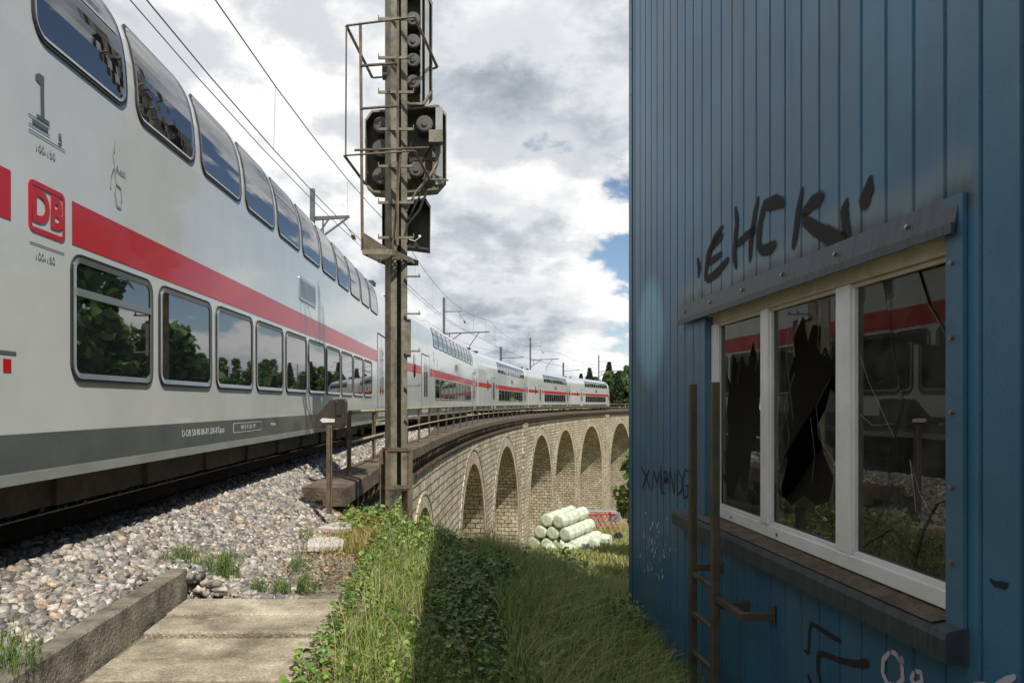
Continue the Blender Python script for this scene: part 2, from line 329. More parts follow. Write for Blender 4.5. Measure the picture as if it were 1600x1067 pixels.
def copy_tree(o, label=None, parent=None):
    if o.name not in CH: CH[o.name] = kids(o)
    c = o.copy(); COL.objects.link(c)
    if parent is not None: c.parent = parent
    if label: c['label'] = label
    for ch in CH[o.name]: copy_tree(ch, None, c)
    return c
def bulk(name, V, Fc, m, colors=None, parent=None, smooth=False):
    me = bpy.data.meshes.new(name); V = np.asarray(V, np.float32); Fc = np.asarray(Fc, np.int32); k = Fc.shape[1]
    me.vertices.add(len(V)); me.vertices.foreach_set('co', V.ravel())
    me.loops.add(Fc.size); me.loops.foreach_set('vertex_index', Fc.ravel())
    me.polygons.add(len(Fc)); me.polygons.foreach_set('loop_start', np.arange(0, Fc.size, k, dtype=np.int32))
    me.update(calc_edges=True)
    if colors is not None:
        a = me.color_attributes.new('Col', 'FLOAT_COLOR', 'POINT'); C4 = np.ones((len(V), 4), np.float32); C4[:, :3] = colors; a.data.foreach_set('color', C4.ravel())
    if smooth: me.polygons.foreach_set('use_smooth', np.ones(len(Fc), bool))
    me.materials.append(m)
    o = bpy.data.objects.new(name, me); COL.objects.link(o)
    if parent is not None: o.parent = parent
    return o
def at(x, y, Y): return Vector(((x - PX) / F * Y, Y, (HZ - y) / F * Y))   # pixel of the photograph at depth Y, in metres
def text_mesh(name, body, size, m, parent, mtx, extr=.001, bold=0.0, sx=1.0):
    cu = bpy.data.curves.new(name, 'FONT'); cu.body = body; cu.size = size; cu.extrude = extr; cu.offset = bold; cu.align_x = 'CENTER'; cu.align_y = 'CENTER'; cu.resolution_u = 3
    t = bpy.data.objects.new(name + '_tmp', cu); COL.objects.link(t)
    dg = bpy.context.evaluated_depsgraph_get(); me = bpy.data.meshes.new_from_object(t.evaluated_get(dg)); bpy.data.objects.remove(t)
    me.transform(mtx @ Matrix.Diagonal((sx, 1, 1, 1))); me.name = name; me.materials.clear(); me.materials.append(m)
    o = bpy.data.objects.new(name, me); COL.objects.link(o); o.parent = parent; return o
def sstep(a, b, x):
    t = min(1, max(0, (x - a) / (b - a))); return t * t * (3 - 2 * t)

# ------------------------------------------------------------------ track geometry
R_T = 300.0; CARP = 27.5; DTH = CARP / R_T; TH0 = math.atan((757 - PX) / F) + DTH / 2
A0 = (-1.77 - 1.25, 24.06)
def ax(s, off=0.0):
    th = TH0 + s / R_T
    return (A0[0] + R_T * (math.cos(TH0) - math.cos(th)) + off * math.cos(th), A0[1] + R_T * (math.sin(th) - math.sin(TH0)) - off * math.sin(th))
def rz(s): return -.912 + .0026 * (s + 15)
def P(s, off, z): x, y = ax(s, off); return Vector((x, y, z))
def s_off(x, y):
    cx0 = A0[0] + R_T * math.cos(TH0); cy0 = A0[1] - R_T * math.sin(TH0)
    r = math.hypot(x - cx0, y - cy0); th = math.atan2(y - cy0, cx0 - x)
    return (th - TH0) * R_T, R_T - r
# ------------------------------------------------------------------ ground
def H(x, y):
    near = -1.64 - .40 * min(max(x + .85, 0), 3.2) if x > -2.2 else -1.60
    hill = near - .32 * max(0, y - 10.3) ** 1.06
    if y < 0: hill = near
    vx = max(0, x - 5) * .02
    val = -12.6 - .105 * max(0, y - 60) - vx
    h = max(hill, val)
    d = math.hypot(x * .9, y)
    k = sstep(140, 185, d) if x > -30 else sstep(120, 170, d)
    h = h * (1 - k) + k * (-.6 + 8 * sstep(46, 120, x) + 4 * sstep(200, 420, y))
    k2 = sstep(-6.5, -12, x) * (1 - sstep(150, 200, d)); h = h + k2 * -1.2
    h += .10 * noise.noise(Vector((x * .35, y * .35, 0))) * sstep(-.9, 1, x) + (.8 * noise.noise(Vector((x * .03, y * .03, 3))) if d > 40 else 0)
    return h
def grid_axis(a, b, n, p): return [a + (b - a) * (i / n) ** p for i in range(n + 1)]
xs = sorted(set([-v for v in grid_axis(4, 1500, 36, 2.6)] + [round(-4 + .25 * i, 3) for i in range(45)] + grid_axis(7.25, 1500, 40, 2.4)))
ys = sorted(set([-v for v in grid_axis(2, 900, 18, 2.6)] + [round(-2 + .3 * i, 3) for i in range(90)] + grid_axis(25.3, 1600, 60, 2.2)))
V = [(x, y, H(x, y)) for y in ys for x in xs]; nx = len(xs)
Fq = [(j * nx + i, j * nx + i + 1, (j + 1) * nx + i + 1, (j + 1) * nx + i) for j in range(len(ys) - 1) for i in range(nx - 1)]
M['ground'] = mat('meadow_ground', (.075, .085, .025), (.30, .25, .13), .35, .95, bump=.8, bscale=6, detail=12)
g = bulk('ground', V, Fq, M['ground'], smooth=True); tag(g, kind='structure')

# ------------------------------------------------------------------ concrete path, kerb
slab_y = [3.35, 3.82, 4.30, 4.72, 5.16, 5.60, 6.08]
slab_src = None
lab = ['nearest concrete slab of the path, cut by the bottom of the picture', 'second concrete slab from the near end of the path', 'third concrete slab from the near end of the path', 'third slab from the far end of the path, pale in its middle', 'second slab from the far end of the path', 'farthest full concrete slab of the path, beside the end of the kerb']
for i in range(6):
    y0, y1 = slab_y[i], slab_y[i + 1]
    mb = MB(); mb.box((-1.465, (y0 + y1) / 2, -1.66 + random.uniform(-.004, .004)), (1.31, y1 - y0 - .024, .16))
    s = mb.build('path_slab', M['concrete'], bevel=.012)
    s.rotation_euler = (random.uniform(-.004, .004), random.uniform(-.004, .004), 0)
    tag(s, lab[i], 'paving slab', 'concrete slabs of the path')
mb = MB()
n = 30
for i in range(n + 1):
    pass
k0, k1 = Vector((-2.14, 6.12, 0)), Vector((-2.15, -3.0, 0))
pts = []
for i in range(61):
    t = i / 60; p = k0.lerp(k1, t); j = lambda q: .008 * noise.noise(Vector((t * 60, q, 0)))
    pts.append([(p.x + j(1), p.y, -1.75), (p.x + j(2), p.y, -1.35 + j(3)), (p.x - .012, p.y, -1.338 + j(3)), (p.x - .13 + j(4), p.y, -1.336 + j(5)), (p.x - .14, p.y, -1.75)])
for i in range(60):
    for k in range(4): mb.face([pts[i][k], pts[i][k + 1], pts[i + 1][k + 1], pts[i + 1][k]])
mb.face(pts[0]); mb.face(pts[-1][::-1])
tag(mb.build('kerb_wall', M['kerb'], bevel=0), 'low rough concrete kerb holding back the ballast beside the path', 'kerb')
for (c, d, r, l2) in (((-1.36, 8.3, -1.57), (.42, .55, .06), .2, 'nearer of two pale broken slabs at the ballast edge'), ((-1.34, 9.35, -1.56), (.40, .5, .06), -.3, 'farther of two pale broken slabs at the ballast edge')):
    mb = MB(); hx, hy = d[0] / 2, d[1] / 2
    R3 = Matrix.Rotation(r, 3, 'Z'); poly = [Vector(c) + R3 @ Vector(q) for q in ((-hx, -hy, 0), (hx * .8, -hy * 1.1, 0), (hx, hy * .2, 0), (hx * .6, hy, 0), (-hx * .9, hy * .9, 0))]
    mb.prism(poly, (0, 0, .06)); o = mb.build('broken_slab', M['slab_pale'], bevel=.006); tag(o, l2, 'broken slab', 'pale broken slabs at the ballast edge')
mb = MB(); mb.box((-1.15, 7.0, -1.66), (.42, 1.7, .13), .04)
tag(mb.build('cracked_slab', M['kerb'], bevel=.01), 'dark mossy slab lying beyond the end of the path', 'slab')

# ------------------------------------------------------------------ ballast
def B(s, off, y):
    a = abs(off); z = -1.09 if a < 1.3 else -1.09 - .42 * (a - 1.3)
    lim = -1.36 if y < 6.1 else -1.62
    return max(z, lim) + .0026 * (s + 15)
mb = MB()
ss = [(-45 + i * 1.0) for i in range(240)]; offs = [-6.5, -3.2, -2.2, -1.3, -.8, 0, .8, 1.3, 1.6, 1.9]
for i in range(len(ss) - 1):
    far = ax(ss[i], 2)[1] > 11
    for j in range(len(offs) - 1):
        q = [(ss[i], offs[j]), (ss[i], offs[j + 1]), (ss[i + 1], offs[j + 1]), (ss[i + 1], offs[j])]
        mb.face([P(a, b, B(a, b, ax(a, b)[1]) - .03 if b > -3 else -1.4) for a, b in q])
mb.face([(-2.9, 6.17, -1.30), (-1.3, 6.17, -1.64), (-1.3, 6.17, -1.75), (-2.9, 6.17, -1.75)])
# shoulder that spreads towards the path beyond the kerb
for i in range(14):
    y0, y1 = 6.16 + i * .4, 6.56 + i * .4
    for j in range(6):
        def pt(y, k):
            s_, o_ = s_off(-2.4, y); x0 = ax(s_, 1.88)[0]; x1 = -1.25 + .02 * (y - 6); x = x0 + (x1 - x0) * k / 6
            s2, o2 = s_off(x, y); return (x, y, B(s2, o2, y) - .02)
        mb.face([pt(y0, j), pt(y0, j + 1), pt(y1, j + 1), pt(y1, j)])
M['ballast'] = mat('ballast_bed', (.05, .042, .035), (.12, .10, .08), 30, 1, bump=1)
tag(mb.build('track_bed', M['ballast'], smooth=False), kind='structure')
# loose stones
cube = np.array([(x, y, z) for x in (-1, 1) for y in (-1, 1) for z in (-1, 1)], float) * .72
fs = np.array([(0, 1, 3), (0, 3, 2), (4, 6, 7), (4, 7, 5), (0, 4, 5), (0, 5, 1), (2, 3, 7), (2, 7, 6), (0, 2, 6), (0, 6, 4), (1, 5, 7), (1, 7, 3)])
def stones(name, pos, size, cols, label=None):
    n = len(pos); protos = []
    for k in range(60):
        q = (cube + RNG.uniform(-.38, .38, (8, 3))) * RNG.uniform(.6, 1.3, (1, 3)); protos.append(q)
    protos = np.array(protos); pk = RNG.integers(0, 60, n)
    ang = RNG.uniform(0, 2 * PI, (n, 3)); ang[:, :2] *= .5
    cx_, sx_ = np.cos(ang[:, 0]), np.sin(ang[:, 0]); cy_, sy_ = np.cos(ang[:, 1]), np.sin(ang[:, 1]); cz_, sz_ = np.cos(ang[:, 2]), np.sin(ang[:, 2])
    Rm = np.empty((n, 3, 3)); Rm[:, 0, 0] = cy_ * cz_; Rm[:, 0, 1] = sx_ * sy_ * cz_ - cx_ * sz_; Rm[:, 0, 2] = cx_ * sy_ * cz_ + sx_ * sz_
    Rm[:, 1, 0] = cy_ * sz_; Rm[:, 1, 1] = sx_ * sy_ * sz_ + cx_ * cz_; Rm[:, 1, 2] = cx_ * sy_ * sz_ - sx_ * cz_
    Rm[:, 2, 0] = -sy_; Rm[:, 2, 1] = sx_ * cy_; Rm[:, 2, 2] = cx_ * cy_
    Vv = np.einsum('nij,nkj->nki', Rm, protos[pk] * size[:, None, None]) * np.array([1, 1, .8]) + pos[:, None, :]
    Ff = (fs[None] + (np.arange(n) * 8)[:, None, None]).reshape(-1, 3)
    return bulk(name, Vv.reshape(-1, 3), Ff, M['stone'], np.repeat(cols, 8, 0))
pal = np.array([(.30, .28, .26), (.42, .39, .35), (.22, .21, .205), (.50, .46, .42), (.16, .155, .15), (.42, .29, .18), (.38, .34, .30), (.30, .27, .21), (.55, .50, .45), (.25, .26, .28)]) * np.array([1.12, 1.08, 1.0])
pw = np.array([.16, .16, .12, .11, .08, .09, .06, .09, .06, .07]); pw /= pw.sum()
pos = []; size = []
def scatter_stones(n, smin, smax, o0, o1, sz, edge=False):
    k = 0
    while k < n:
        s_ = random.uniform(smin, smax); o_ = random.uniform(o0, o1); x, y = ax(s_, o_)
        if y < 6.13 and x > -2.30: continue
        if y < 2.2: continue
        if x > -1.28 + .02 * (y - 6) + .08 * random.random(): continue
        if y > 10.6 and o_ > 1.86: continue
        if y <= 10.6 and y > 6.1 and x > -1.75 and random.random() < (x + 1.85) * .9: continue
        if abs(abs(o_) - .75) < .09: continue
        r = sz * random.choice((.6, .8, .9, 1.0, 1.15, 1.4))
        z = B(s_, o_, y) + random.uniform(-.02, .025)
        if y < 6.16 and x < -2.28: z = max(z, -1.36) + (.0 if x < -2.45 else .0)
        pos.append((x, y, z)); size.append(r); k += 1
scatter_stones(15000, -23, -12, .85, 3.3, .028)
scatter_stones(11500, -23, -12, 1.3, 3.3, .036)
scatter_stones(11000, -12, 10, .85, 1.9, .038)
scatter_stones(6000, 10, 70, .9, 1.9, .05)
scatter_stones(2500, -23, 0, -.7, .7, .035)
for _ in range(170):
    x = random.uniform(-2.3, -1.35); y = random.uniform(6.12, 6.30); pos.append((x, y, -1.60 + .30 * sstep(-1.5, -2.4, x) * random.random())); size.append(random.uniform(.03, .055))
pos = np.array(pos); size = np.array(size)
cols = pal[RNG.choice(len(pal), len(pos), p=pw)] * RNG.uniform(.38, 1.12, (len(pos), 1)); cols = cols * .72 + cols.mean(1)[:, None] * .28 * np.array([1.04, 1, .93])
st = stones('ballast_stones', pos, size, cols); tag(st, kind='stuff', label='crushed grey and tan track ballast beside the rails', cat='ballast')

# ------------------------------------------------------------------ rails and sleepers
railprof = [(-.07, 0), (.07, 0), (.07, .012), (.012, .03), (.012, .118), (.036, .13), (.036, .165), (.028, .172), (-.028, .172), (-.036, .165), (-.036, .13), (-.012, .118), (-.012, .03), (-.07, .012)]
for off, lb in ((.755, 'near rusty rail with polished head under the train'), (-.755, 'far rusty rail with polished head under the train')):
    r = thing('rail', lb, 'rail', P(-15, off, rz(-15) - .172), group='rails under the train'); mb = MB(); mt = MB(); prev = None
    for i in range(190):
        s_ = -45 + i * 1.0
        ring = [P(s_, off + a, rz(s_) - .172 + b) for a, b in railprof]
        if prev:
            for k in range(14):
                a = (k + 1) % 14; (mt if k in (7,) else mb).face([prev[k], prev[a], ring[a], ring[k]])
        prev = ring
    mb.build('rail_profile', M['rail_side'], r); mt.build('running_surface', M['rail_top'], r)
sl0 = thing('sleeper', 'wooden sleeper under the rails beneath the train', 'sleeper', (0, 0, 0), group='sleepers under the rails')
mb = MB(); mb.box((0, 0, -.08), (2.6, .25, .16)); mb.build('beam', M['sleeper'], sl0, bevel=.01)
for sx in (-1, 1):
    mb = MB()
    mb.box((sx * .755, 0, .008), (.34, .17, .016))
    for q in (-.105, .105): mb.box((sx * .755 + q, 0, .035), (.05, .11, .04)); mb.cyl((sx * .755 + q, 0, .05), (sx * .755 + q, 0, .085), .018, 6)
    mb.build('rail_fastening', M['rail_side'], sl0)
for i in range(70):
    s_ = -25 + i * .62; o = sl0 if i == 0 else copy_tree(sl0)
    p = P(s_, 0, rz(s_) - .19); o.location = p; o.rotation_euler = (0, 0, -(TH0 + s_ / R_T) + random.uniform(-.01, .01))

# ------------------------------------------------------------------ train
ZB, ZT = .44, 4.70
def prof_y(z):
    if z <= 3.0: return 1.39 - .02 * max(0, (z - 2.4)) / .6 * .5
    t = min(1, (z - 3.0) / (ZT - 3.0)); return 1.38 * max(0.0, 1 - t ** 4.2) ** (1 / 2.2)
def side(x, z, off, sg=-1):
    y = prof_y(z); d = (prof_y(z + .01) - prof_y(z - .01)) / .02
    nrm = Vector((0, 1, -d)).normalized(); return Vector((x, sg * (y + nrm.y * off), z + nrm.z * off))
def rrect(x0, x1, z0, z1, r, k=5, slant=0.0):
    o = []
    for cx_, cz_, a0 in ((x1 - r, z1 - r, 0), (x0 + r, z1 - r, 90), (x0 + r, z0 + r, 180), (x1 - r, z0 + r, 270)):
        for i in range(k + 1):
            a = math.radians(a0 + 90 * i / k); o.append((cx_ + r * math.cos(a), cz_ + r * math.sin(a)))
        if a0 in (90, 270):      # extra points down the curved sides
            xe = x0 if a0 == 90 else x1; za, zb = (z1 - r, z0 + r) if a0 == 90 else (z0 + r, z1 - r)
            for i in range(1, 8): o.append((xe, za + (zb - za) * i / 8))
    return o
def ring(mb, x0, x1, z0, z1, r, wd, o_out, o_in, sg):
    a = rrect(x0, x1, z0, z1, r); b = rrect(x0 + wd, x1 - wd, z0 + wd, z1 - wd, max(.01, r - wd)); n = len(a)
    A = [side(x, z, o_out, sg) for x, z in a]; Bq = [side(x, z, o_in, sg) for x, z in b]; A0_ = [side(x, z, -.01, sg) for x, z in a]
    for i in range(n):
        j = (i + 1) % n; mb.face([A[i], A[j], Bq[j], Bq[i]]); mb.face([A0_[i], A0_[j], A[j], A[i]])
def pane(mb, x0, x1, z0, z1, r, off, sg):
    nz = 12; rows = []
    for i in range(nz + 1):
        z = z0 + (z1 - z0) * i / nz; dz = min(z - z0, z1 - z); ins = r - math.sqrt(max(0, r * r - (r - dz) ** 2)) if dz < r else 0
        rows.append((z, x0 + ins, x1 - ins))
    for (za, a0, a1), (zb, b0, b1) in zip(rows, rows[1:]): mb.face([side(a0, za, off, sg), side(a1, za, off, sg), side(b1, zb, off, sg), side(b0, zb, off, sg)])
def strip(mb, x0, x1, z0, z1, off, sg, nz=1):
    for i in range(nz):
        a, b = z0 + (z1 - z0) * i / nz, z0 + (z1 - z0) * (i + 1) / nz
        mb.face([side(x0, a, off, sg), side(x1, a, off, sg), side(x1, b, off, sg), side(x0, b, off, sg)])
def side_mtx(x, z): return Matrix.Translation(side(x, z, .004)) @ Matrix.Rotation(PI / 2, 4, 'X')
XJ = CARP / 2                # joint plane
UZ0, UZ1 = 3.35, 4.22        # upper windows
def make_car(control=False):
    c = thing('train_car', 'x', 'train car', group='double deck cars of the white train with a red stripe')
    zz = [ZB, .60, .9, 1.5, 2.2, 3.0, 3.3, 3.6, 3.8, 4.0, 4.1, 4.2, 4.3, 4.4, 4.48, 4.55, 4.61, 4.65, 4.68, 4.695]
    x0, x1 = -XJ + .22, XJ - .22
    xsec = [x0, x0 + 8, 0, x1 - 5] + ([x1] if not control else [])
    def section(x, sc=1.0, dz=0.0, zcut=0.0):
        pts = [(-prof_y(z) * sc, z - (z - ZB) * dz) for z in zz]; pts += [(-p[0], p[1]) for p in reversed(pts)]; return [Vector((x, a, b)) for a, b in pts]
    secs = [section(x) for x in xsec]
    if control:
        xe = x1
        for dx, scx, top in ((3.4, 1.0, 0), (2.4, .99, .012), (1.5, .97, .05), (.9, .93, .11), (.5, .86, .17), (.2, .76, .24), (.03, .62, .31)):
            secs.append([Vector((x1 - dx + (.5 * (1 - ((p.z - ZB) / 4.4)) ** 1 if dx < 1.6 else 0), p.y * scx, ZB + (p.z - ZB) * (1 - top))) for p in section(0)])
    body = MB(); roof = MB(); grey = MB(); nn = len(secs[0])
    for a, b in zip(secs, secs[1:]):
        for i in range(nn - 1):
            zm = (zz[i] if i < len(zz) else zz[nn - 1 - i])
            tgt = roof if (zm >= 4.39 and min(i, nn - 2 - i) >= 13) else body
            tgt.face([a[i], a[i + 1], b[i + 1], b[i]])
        body.face([a[0], b[0], b[-1], a[-1]])
    body.face(secs[0][::-1]); body.face(secs[-1])
    body.build('body', M['train_white'], c, smooth=False, local=True); roof.build('roof', M['train_roof'], c, local=True)
    for o_ in kids(c): pass
    xr = x1 - (3.4 if control else 0)
    for sg in (-1, 1):
        red = MB(); gp0, gp1 = XJ - 19.37, XJ - 18.68
        strip(red, x0, gp0, 2.075, 2.385, .003, sg); strip(red, gp1, xr, 2.075, 2.385, .003, sg)
        if control:
            for k in range(6):
                a, b = xr + k * .5, xr + (k + 1) * .5
                f_ = lambda q: (max(0, q - xr - 1.2)) * .75
                red.face([side(a, 2.075 - f_(a), .02, sg), side(b, 2.075 - f_(b), .02, sg), side(b, 2.385 - f_(b), .02, sg), side(a, 2.385 - f_(a), .02, sg)])
        red.build('red_stripe', M['train_red'], c, local=True)
        gr = MB(); strip(gr, x0, xr, .50, .74, .004, sg); gr.build('grey_skirt', M['train_grey'], c, local=True)
        lp = MB(); lp.box((0, sg * 1.385, .455), (x1 - x0 - 8, .03, .07)); lp.build('skirt_lip', M['train_lip'], c, local=True)
        # windows
        for k in range(11):
            b_ = XJ - 3.3 - 1.453 * k; a_ = b_ - 1.30
            wmb = MB(); ring(wmb, a_, b_, UZ0, UZ1, .16, .04, .012, .004, sg); wo = wmb.build('upper_window', M['rubber'], c, local=True)
            ch = MB(); ring(ch, a_ + .03, b_ - .03, UZ0 + .03, UZ1 - .03, .13, .025, .014, .006, sg)
            if k in (0, 3, 10, 6): strip(ch, a_ + .06, b_ - .06, 3.95, 3.975, .011, sg)
            ch.build('trim', M['chrome'], wo, local=True)
            pn = MB(); pane(pn, a_ + .04, b_ - .04, UZ0 + .04, UZ1 - .04, .13, .006, sg); pn.build('pane', M['glass'], wo, local=True)
        for k in range(10):
            b_ = XJ - 4.45 - 1.438 * k; a_ = b_ - 1.31; z0, z1 = 1.09, 2.02
            wmb = MB(); ring(wmb, a_, b_, z0, z1, .13, .032, .014, .010, sg); wo = wmb.build('lower_window', M['rubber'], c, local=True)
            ch = MB(); ring(ch, a_ + .024, b_ - .024, z0 + .024, z1 - .024, .10, .04, .018, .012, sg)
            if k in (9, 0): ch.box(((a_ + b_) / 2, sg * 1.398, z1 - .28), (b_ - a_ - .12, .03, .055))
            ch.build('trim', M['chrome'], wo, local=True)
            pn = MB(); pane(pn, a_ + .05, b_ - .05, z0 + .05, z1 - .05, .09, .006, sg); pn.build('pane', M['glass'], wo, local=True)
        # doors
        for (u, hw, n_) in ((21.15, .95, 2), (2.6, .75, 2)):
            if control and u < 5: continue
            xd = XJ - u; d = MB(); strip(d, xd - hw, xd + hw, .56, 2.86, .006, sg, 6); do = d.build('door', M['train_white'], c, local=True)
            s_ = MB()
            for xe in (xd - hw, xd, xd + hw): strip(s_, xe - .012, xe + .012, .56, 2.88, .010, sg, 4)
            strip(s_, xd - hw, xd + hw, 2.86, 2.90, .012, sg); s_.build('door_seal', M['rubber'], do, local=True)
            g_ = MB()
            for q in (-.25, .25): pane(g_, xd + q - .13, xd + q + .13, 1.15, 2.55, .12, .014, sg)
            g_.build('door_glass', M['glass'], do, local=True)
        for u in (23.6, .9):
            if control and u < 5: continue
            g_ = MB(); pane(g_, XJ - u - .17, XJ - u + .17, 1.9, 2.75, .08, .010, sg); g_.build('narrow_window', M['glass'], c, local=True)
        ds = MB(); ring(ds, XJ - 12.1, XJ - 10.95, 2.60, 2.98, .05, .05, .012, .008, sg); do = ds.build('display_window', M['chrome'], c, local=True)
        pn = MB(); pane(pn, XJ - 12.06, XJ - 10.99, 2.64, 2.94, .03, .007, sg); pn.build('pane', M['train_grey'], do, local=True)
    # bogies
    for bx in (-10, 10):
        b = MB(); b.box((bx, 0, .42), (3.0, 2.1, .22)); 
        for sg in (-1, 1):
            b.box((bx, sg * 1.08, .52), (3.3, .16, .20)); b.box((bx, sg * 1.10, .72), (2.2, .2, .16))
            for q in (-1, 1): b.tube([(bx + q * 1.25, sg * 1.02, .3), (bx + q * .7, sg * 1.16, .38), (bx, sg * 1.16, .34)], .06, 6)
            b.cyl((bx, sg * 1.2, .25), (bx, sg * 1.2, .8), .13, 12)
        bo = b.build('bogie', M['under'], c, local=True)
        for q in (-1.25, 1.25):
            wh = MB()
            for sg in (-1, 1):
                wh.cyl((bx + q, sg * .70, .46), (bx + q, sg * .83, .46), .46, 24); wh.cyl((bx + q, sg * .83, .46), (bx + q, sg * 1.2, .46), .14, 12)
            wh.cyl((bx + q, -.7, .46), (bx + q, .7, .46), .08, 10); wh.build('wheelset', M['rail_side'], bo, local=True)
    if not control:
        gw = MB(); gw.box((XJ - .05, 0, 2.3), (.55, 2.3, 3.4)); gw.build('gangway', M['rubber'], c, local=True)
    ub = MB(); ub.box((0, 0, .33), (15.6, 2.45, .26))
    for q in range(-5, 6): ub.box((q * 1.45, -1.20, .30), (1.1, .12, .2)); ub.box((q * 1.45, 1.20, .30), (1.1, .12, .2))
    ub.build('underframe', M['under'], c, local=True)
    # markings on the side that faces the track bank
    def T(name, body, size, x, z, m='text_grey', bold=0., sx=1.): text_mesh(name, body, size, M[m], c, side_mtx(x, z), .0012, bold, sx)
    xm = XJ - 18.98
    dg1 = MB(); strip(dg1, xm - .065, xm - .02, 2.84, 3.13, .004, -1, 3); strip(dg1, xm - .11, xm + .035, 2.825, 2.85, .004, -1)
    dg1.face([side(xm - .12, 3.075, .004), side(xm - .065, 3.06, .004), side(xm - .065, 3.13, .004), side(xm - .075, 3.13, .004), side(xm - .12, 3.105, .004)]); dg1.build('class_number', M['text_grey'], c, local=True)
    T('seat_note', '5', .11, xm + .16, 2.77, sx=1)
    T('small_note', '100-150', .07, xm - .02, 2.63, 'text_pale'); T('small_note', '100-150', .07, xm - .03, 1.91, 'text_pale')
    ln = MB()
    for (xa, xb, z) in ((xm - .2, xm + .22, 2.71), (xm - .2, xm + .2, 1.98), (xm - .2, xm + .04, 2.81), (xm - .2, xm + .04, 2.75)): strip(ln, xa, xb, z, z + .008, .004, -1)
    strip(ln, xm - .16, xm + .02, 2.77, 2.80, .004, -1); ln.build('marking_line', M['text_grey'], c, local=True)
    lg = MB(); ring(lg, xm - .21, xm + .21, 2.06, 2.40, .05, .035, .005, .005, -1); lo = lg.build('logo_frame', M['train_red'], c, local=True)
    text_mesh('logo_letters', 'DB', .30, M['train_red'], lo, side_mtx(xm, 2.23), .0015, .012, .92)
    T('note', 'Rest', .09, XJ - 17.95, 2.82, 'text_pale'); T('note', '1', .13, XJ - 18.05, 2.98, 'text_pale')
    ic = MB()
    def st2(p):
        for (a, b), (c_, d) in zip(p, p[1:]):
            A_, B_ = side(XJ - 18.05 + a, 2.72 + b, .004), side(XJ - 18.05 + c_, 2.72 + d, .004); ic.bar(A_, B_, .014, .002, up=(0, 1, 0))
    st2([(-.02, .2), (.0, .1), (.02, -.02)]); st2([(.0, .12), (-.06, .02), (-.07, -.08)]); st2([(.02, -.02), (.10, -.04), (.11, -.14)]); st2([(.02, 0), (.0, -.1), (.03, -.2), (.09, -.2), (.10, -.1)])
    ic.build('pictogram', M['text_pale'], c, local=True)
    T('vehicle_number', 'D-DB 50 80 86-81 226-8 Dpza', .095, XJ - 16.15, .635, 'text_light')
    bx_ = MB(); ring(bx_, XJ - 15.25, XJ - 14.15, .585, .70, .01, .008, .006, .006, -1); bo = bx_.build('data_box', M['text_light'], c, local=True)
    text_mesh('data_text', '160  D  R  25 t  EP', .075, M['text_light'], bo, side_mtx(XJ - 14.7, .642), .001)
    T('small_note', 'KVR-160', .06, XJ - 13.6, .64, 'text_light')
    rd = MB(); strip(rd, XJ - 19.45, XJ - 19.37, 1.13, 1.21, .004, -1); strip(rd, XJ - 3.95, XJ - 3.89, 1.10, 1.16, .004, -1); rd.build('brake_marker', M['train_red'], c, local=True)
    ar = MB(); strip(ar, XJ - 19.50, XJ - 19.32, 1.24, 1.26, .004, -1); ar.build('marker_line', M['text_grey'], c, local=True)
    # roof fittings
    rf = MB()
    for u in (1.3, 25.6): rf.box((XJ - u, -.75, 4.58), (.5, .5, .12)); rf.box((XJ - u, .75, 4.58), (.5, .5, .12))
    rf.build('roof_vent', M['under'], c, local=True)
    return c
car0 = make_car(); ctrl = make_car(True)
clab = ['nearest double deck train car, passing close beside the ballast', 'second train car, directly beyond the signal mast', 'third train car, the middle one of the train on the viaduct', 'fourth train car, just short of the rounded end car', 'rounded end car of the train, farthest along the viaduct']
for k in range(5):
    o = ctrl if k == 4 else (car0 if k == 0 else copy_tree(car0))
    o['label'] = clab[k]; sm = -CARP / 2 + CARP * k
    pa, pb = P(sm - 9.9, 0, 0), P(sm + 9.9, 0, 0); mid = (pa + pb) / 2; d = pb - pa
    o.location = (mid.x, mid.y, rz(sm)); o.rotation_euler = (0, -.0026, math.atan2(d.y, d.x))

# ------------------------------------------------------------------ viaduct
vi = thing('stone_viaduct', 'curved stone viaduct with tall round arches carrying the train', 'viaduct', (*ax(60, 0), -14))
arches = [(-2.9, 2.9), (11.9, 23.6), (28.2, 42.6), (50.0, 64.7), (66.9, 80.7), (84.0, 99.8), (105.6, 120.0), (123.5, 138), (141.5, 156)]
OFR, OFL = 2.22, -2.6
def crown(s): return -3.28 + .0015 * s
def deck(s): return rz(s) - 1.02
def zg(s): x, y = ax(s, OFR); return H(x, y) - 1.5
S0, S1 = -11.6, 172
cols_ = []; s_ = S0
ev = sorted(set([S0, S1] + [a for p in arches for a in p]))
for a, b in zip(ev, ev[1:]):
    inarch = any(abs(p[0] - a) < 1e-6 for p in arches); n_ = 28 if inarch else max(2, int((b - a) / 1.0))
    cols_.append((a, b, inarch, n_))
def az(s, a, b):
    c, r = (a + b) / 2, (b - a) / 2; t = max(0, 1 - ((s - c) / r) ** 2); return crown(c) - r * (1 - math.sqrt(t))
face = MB()
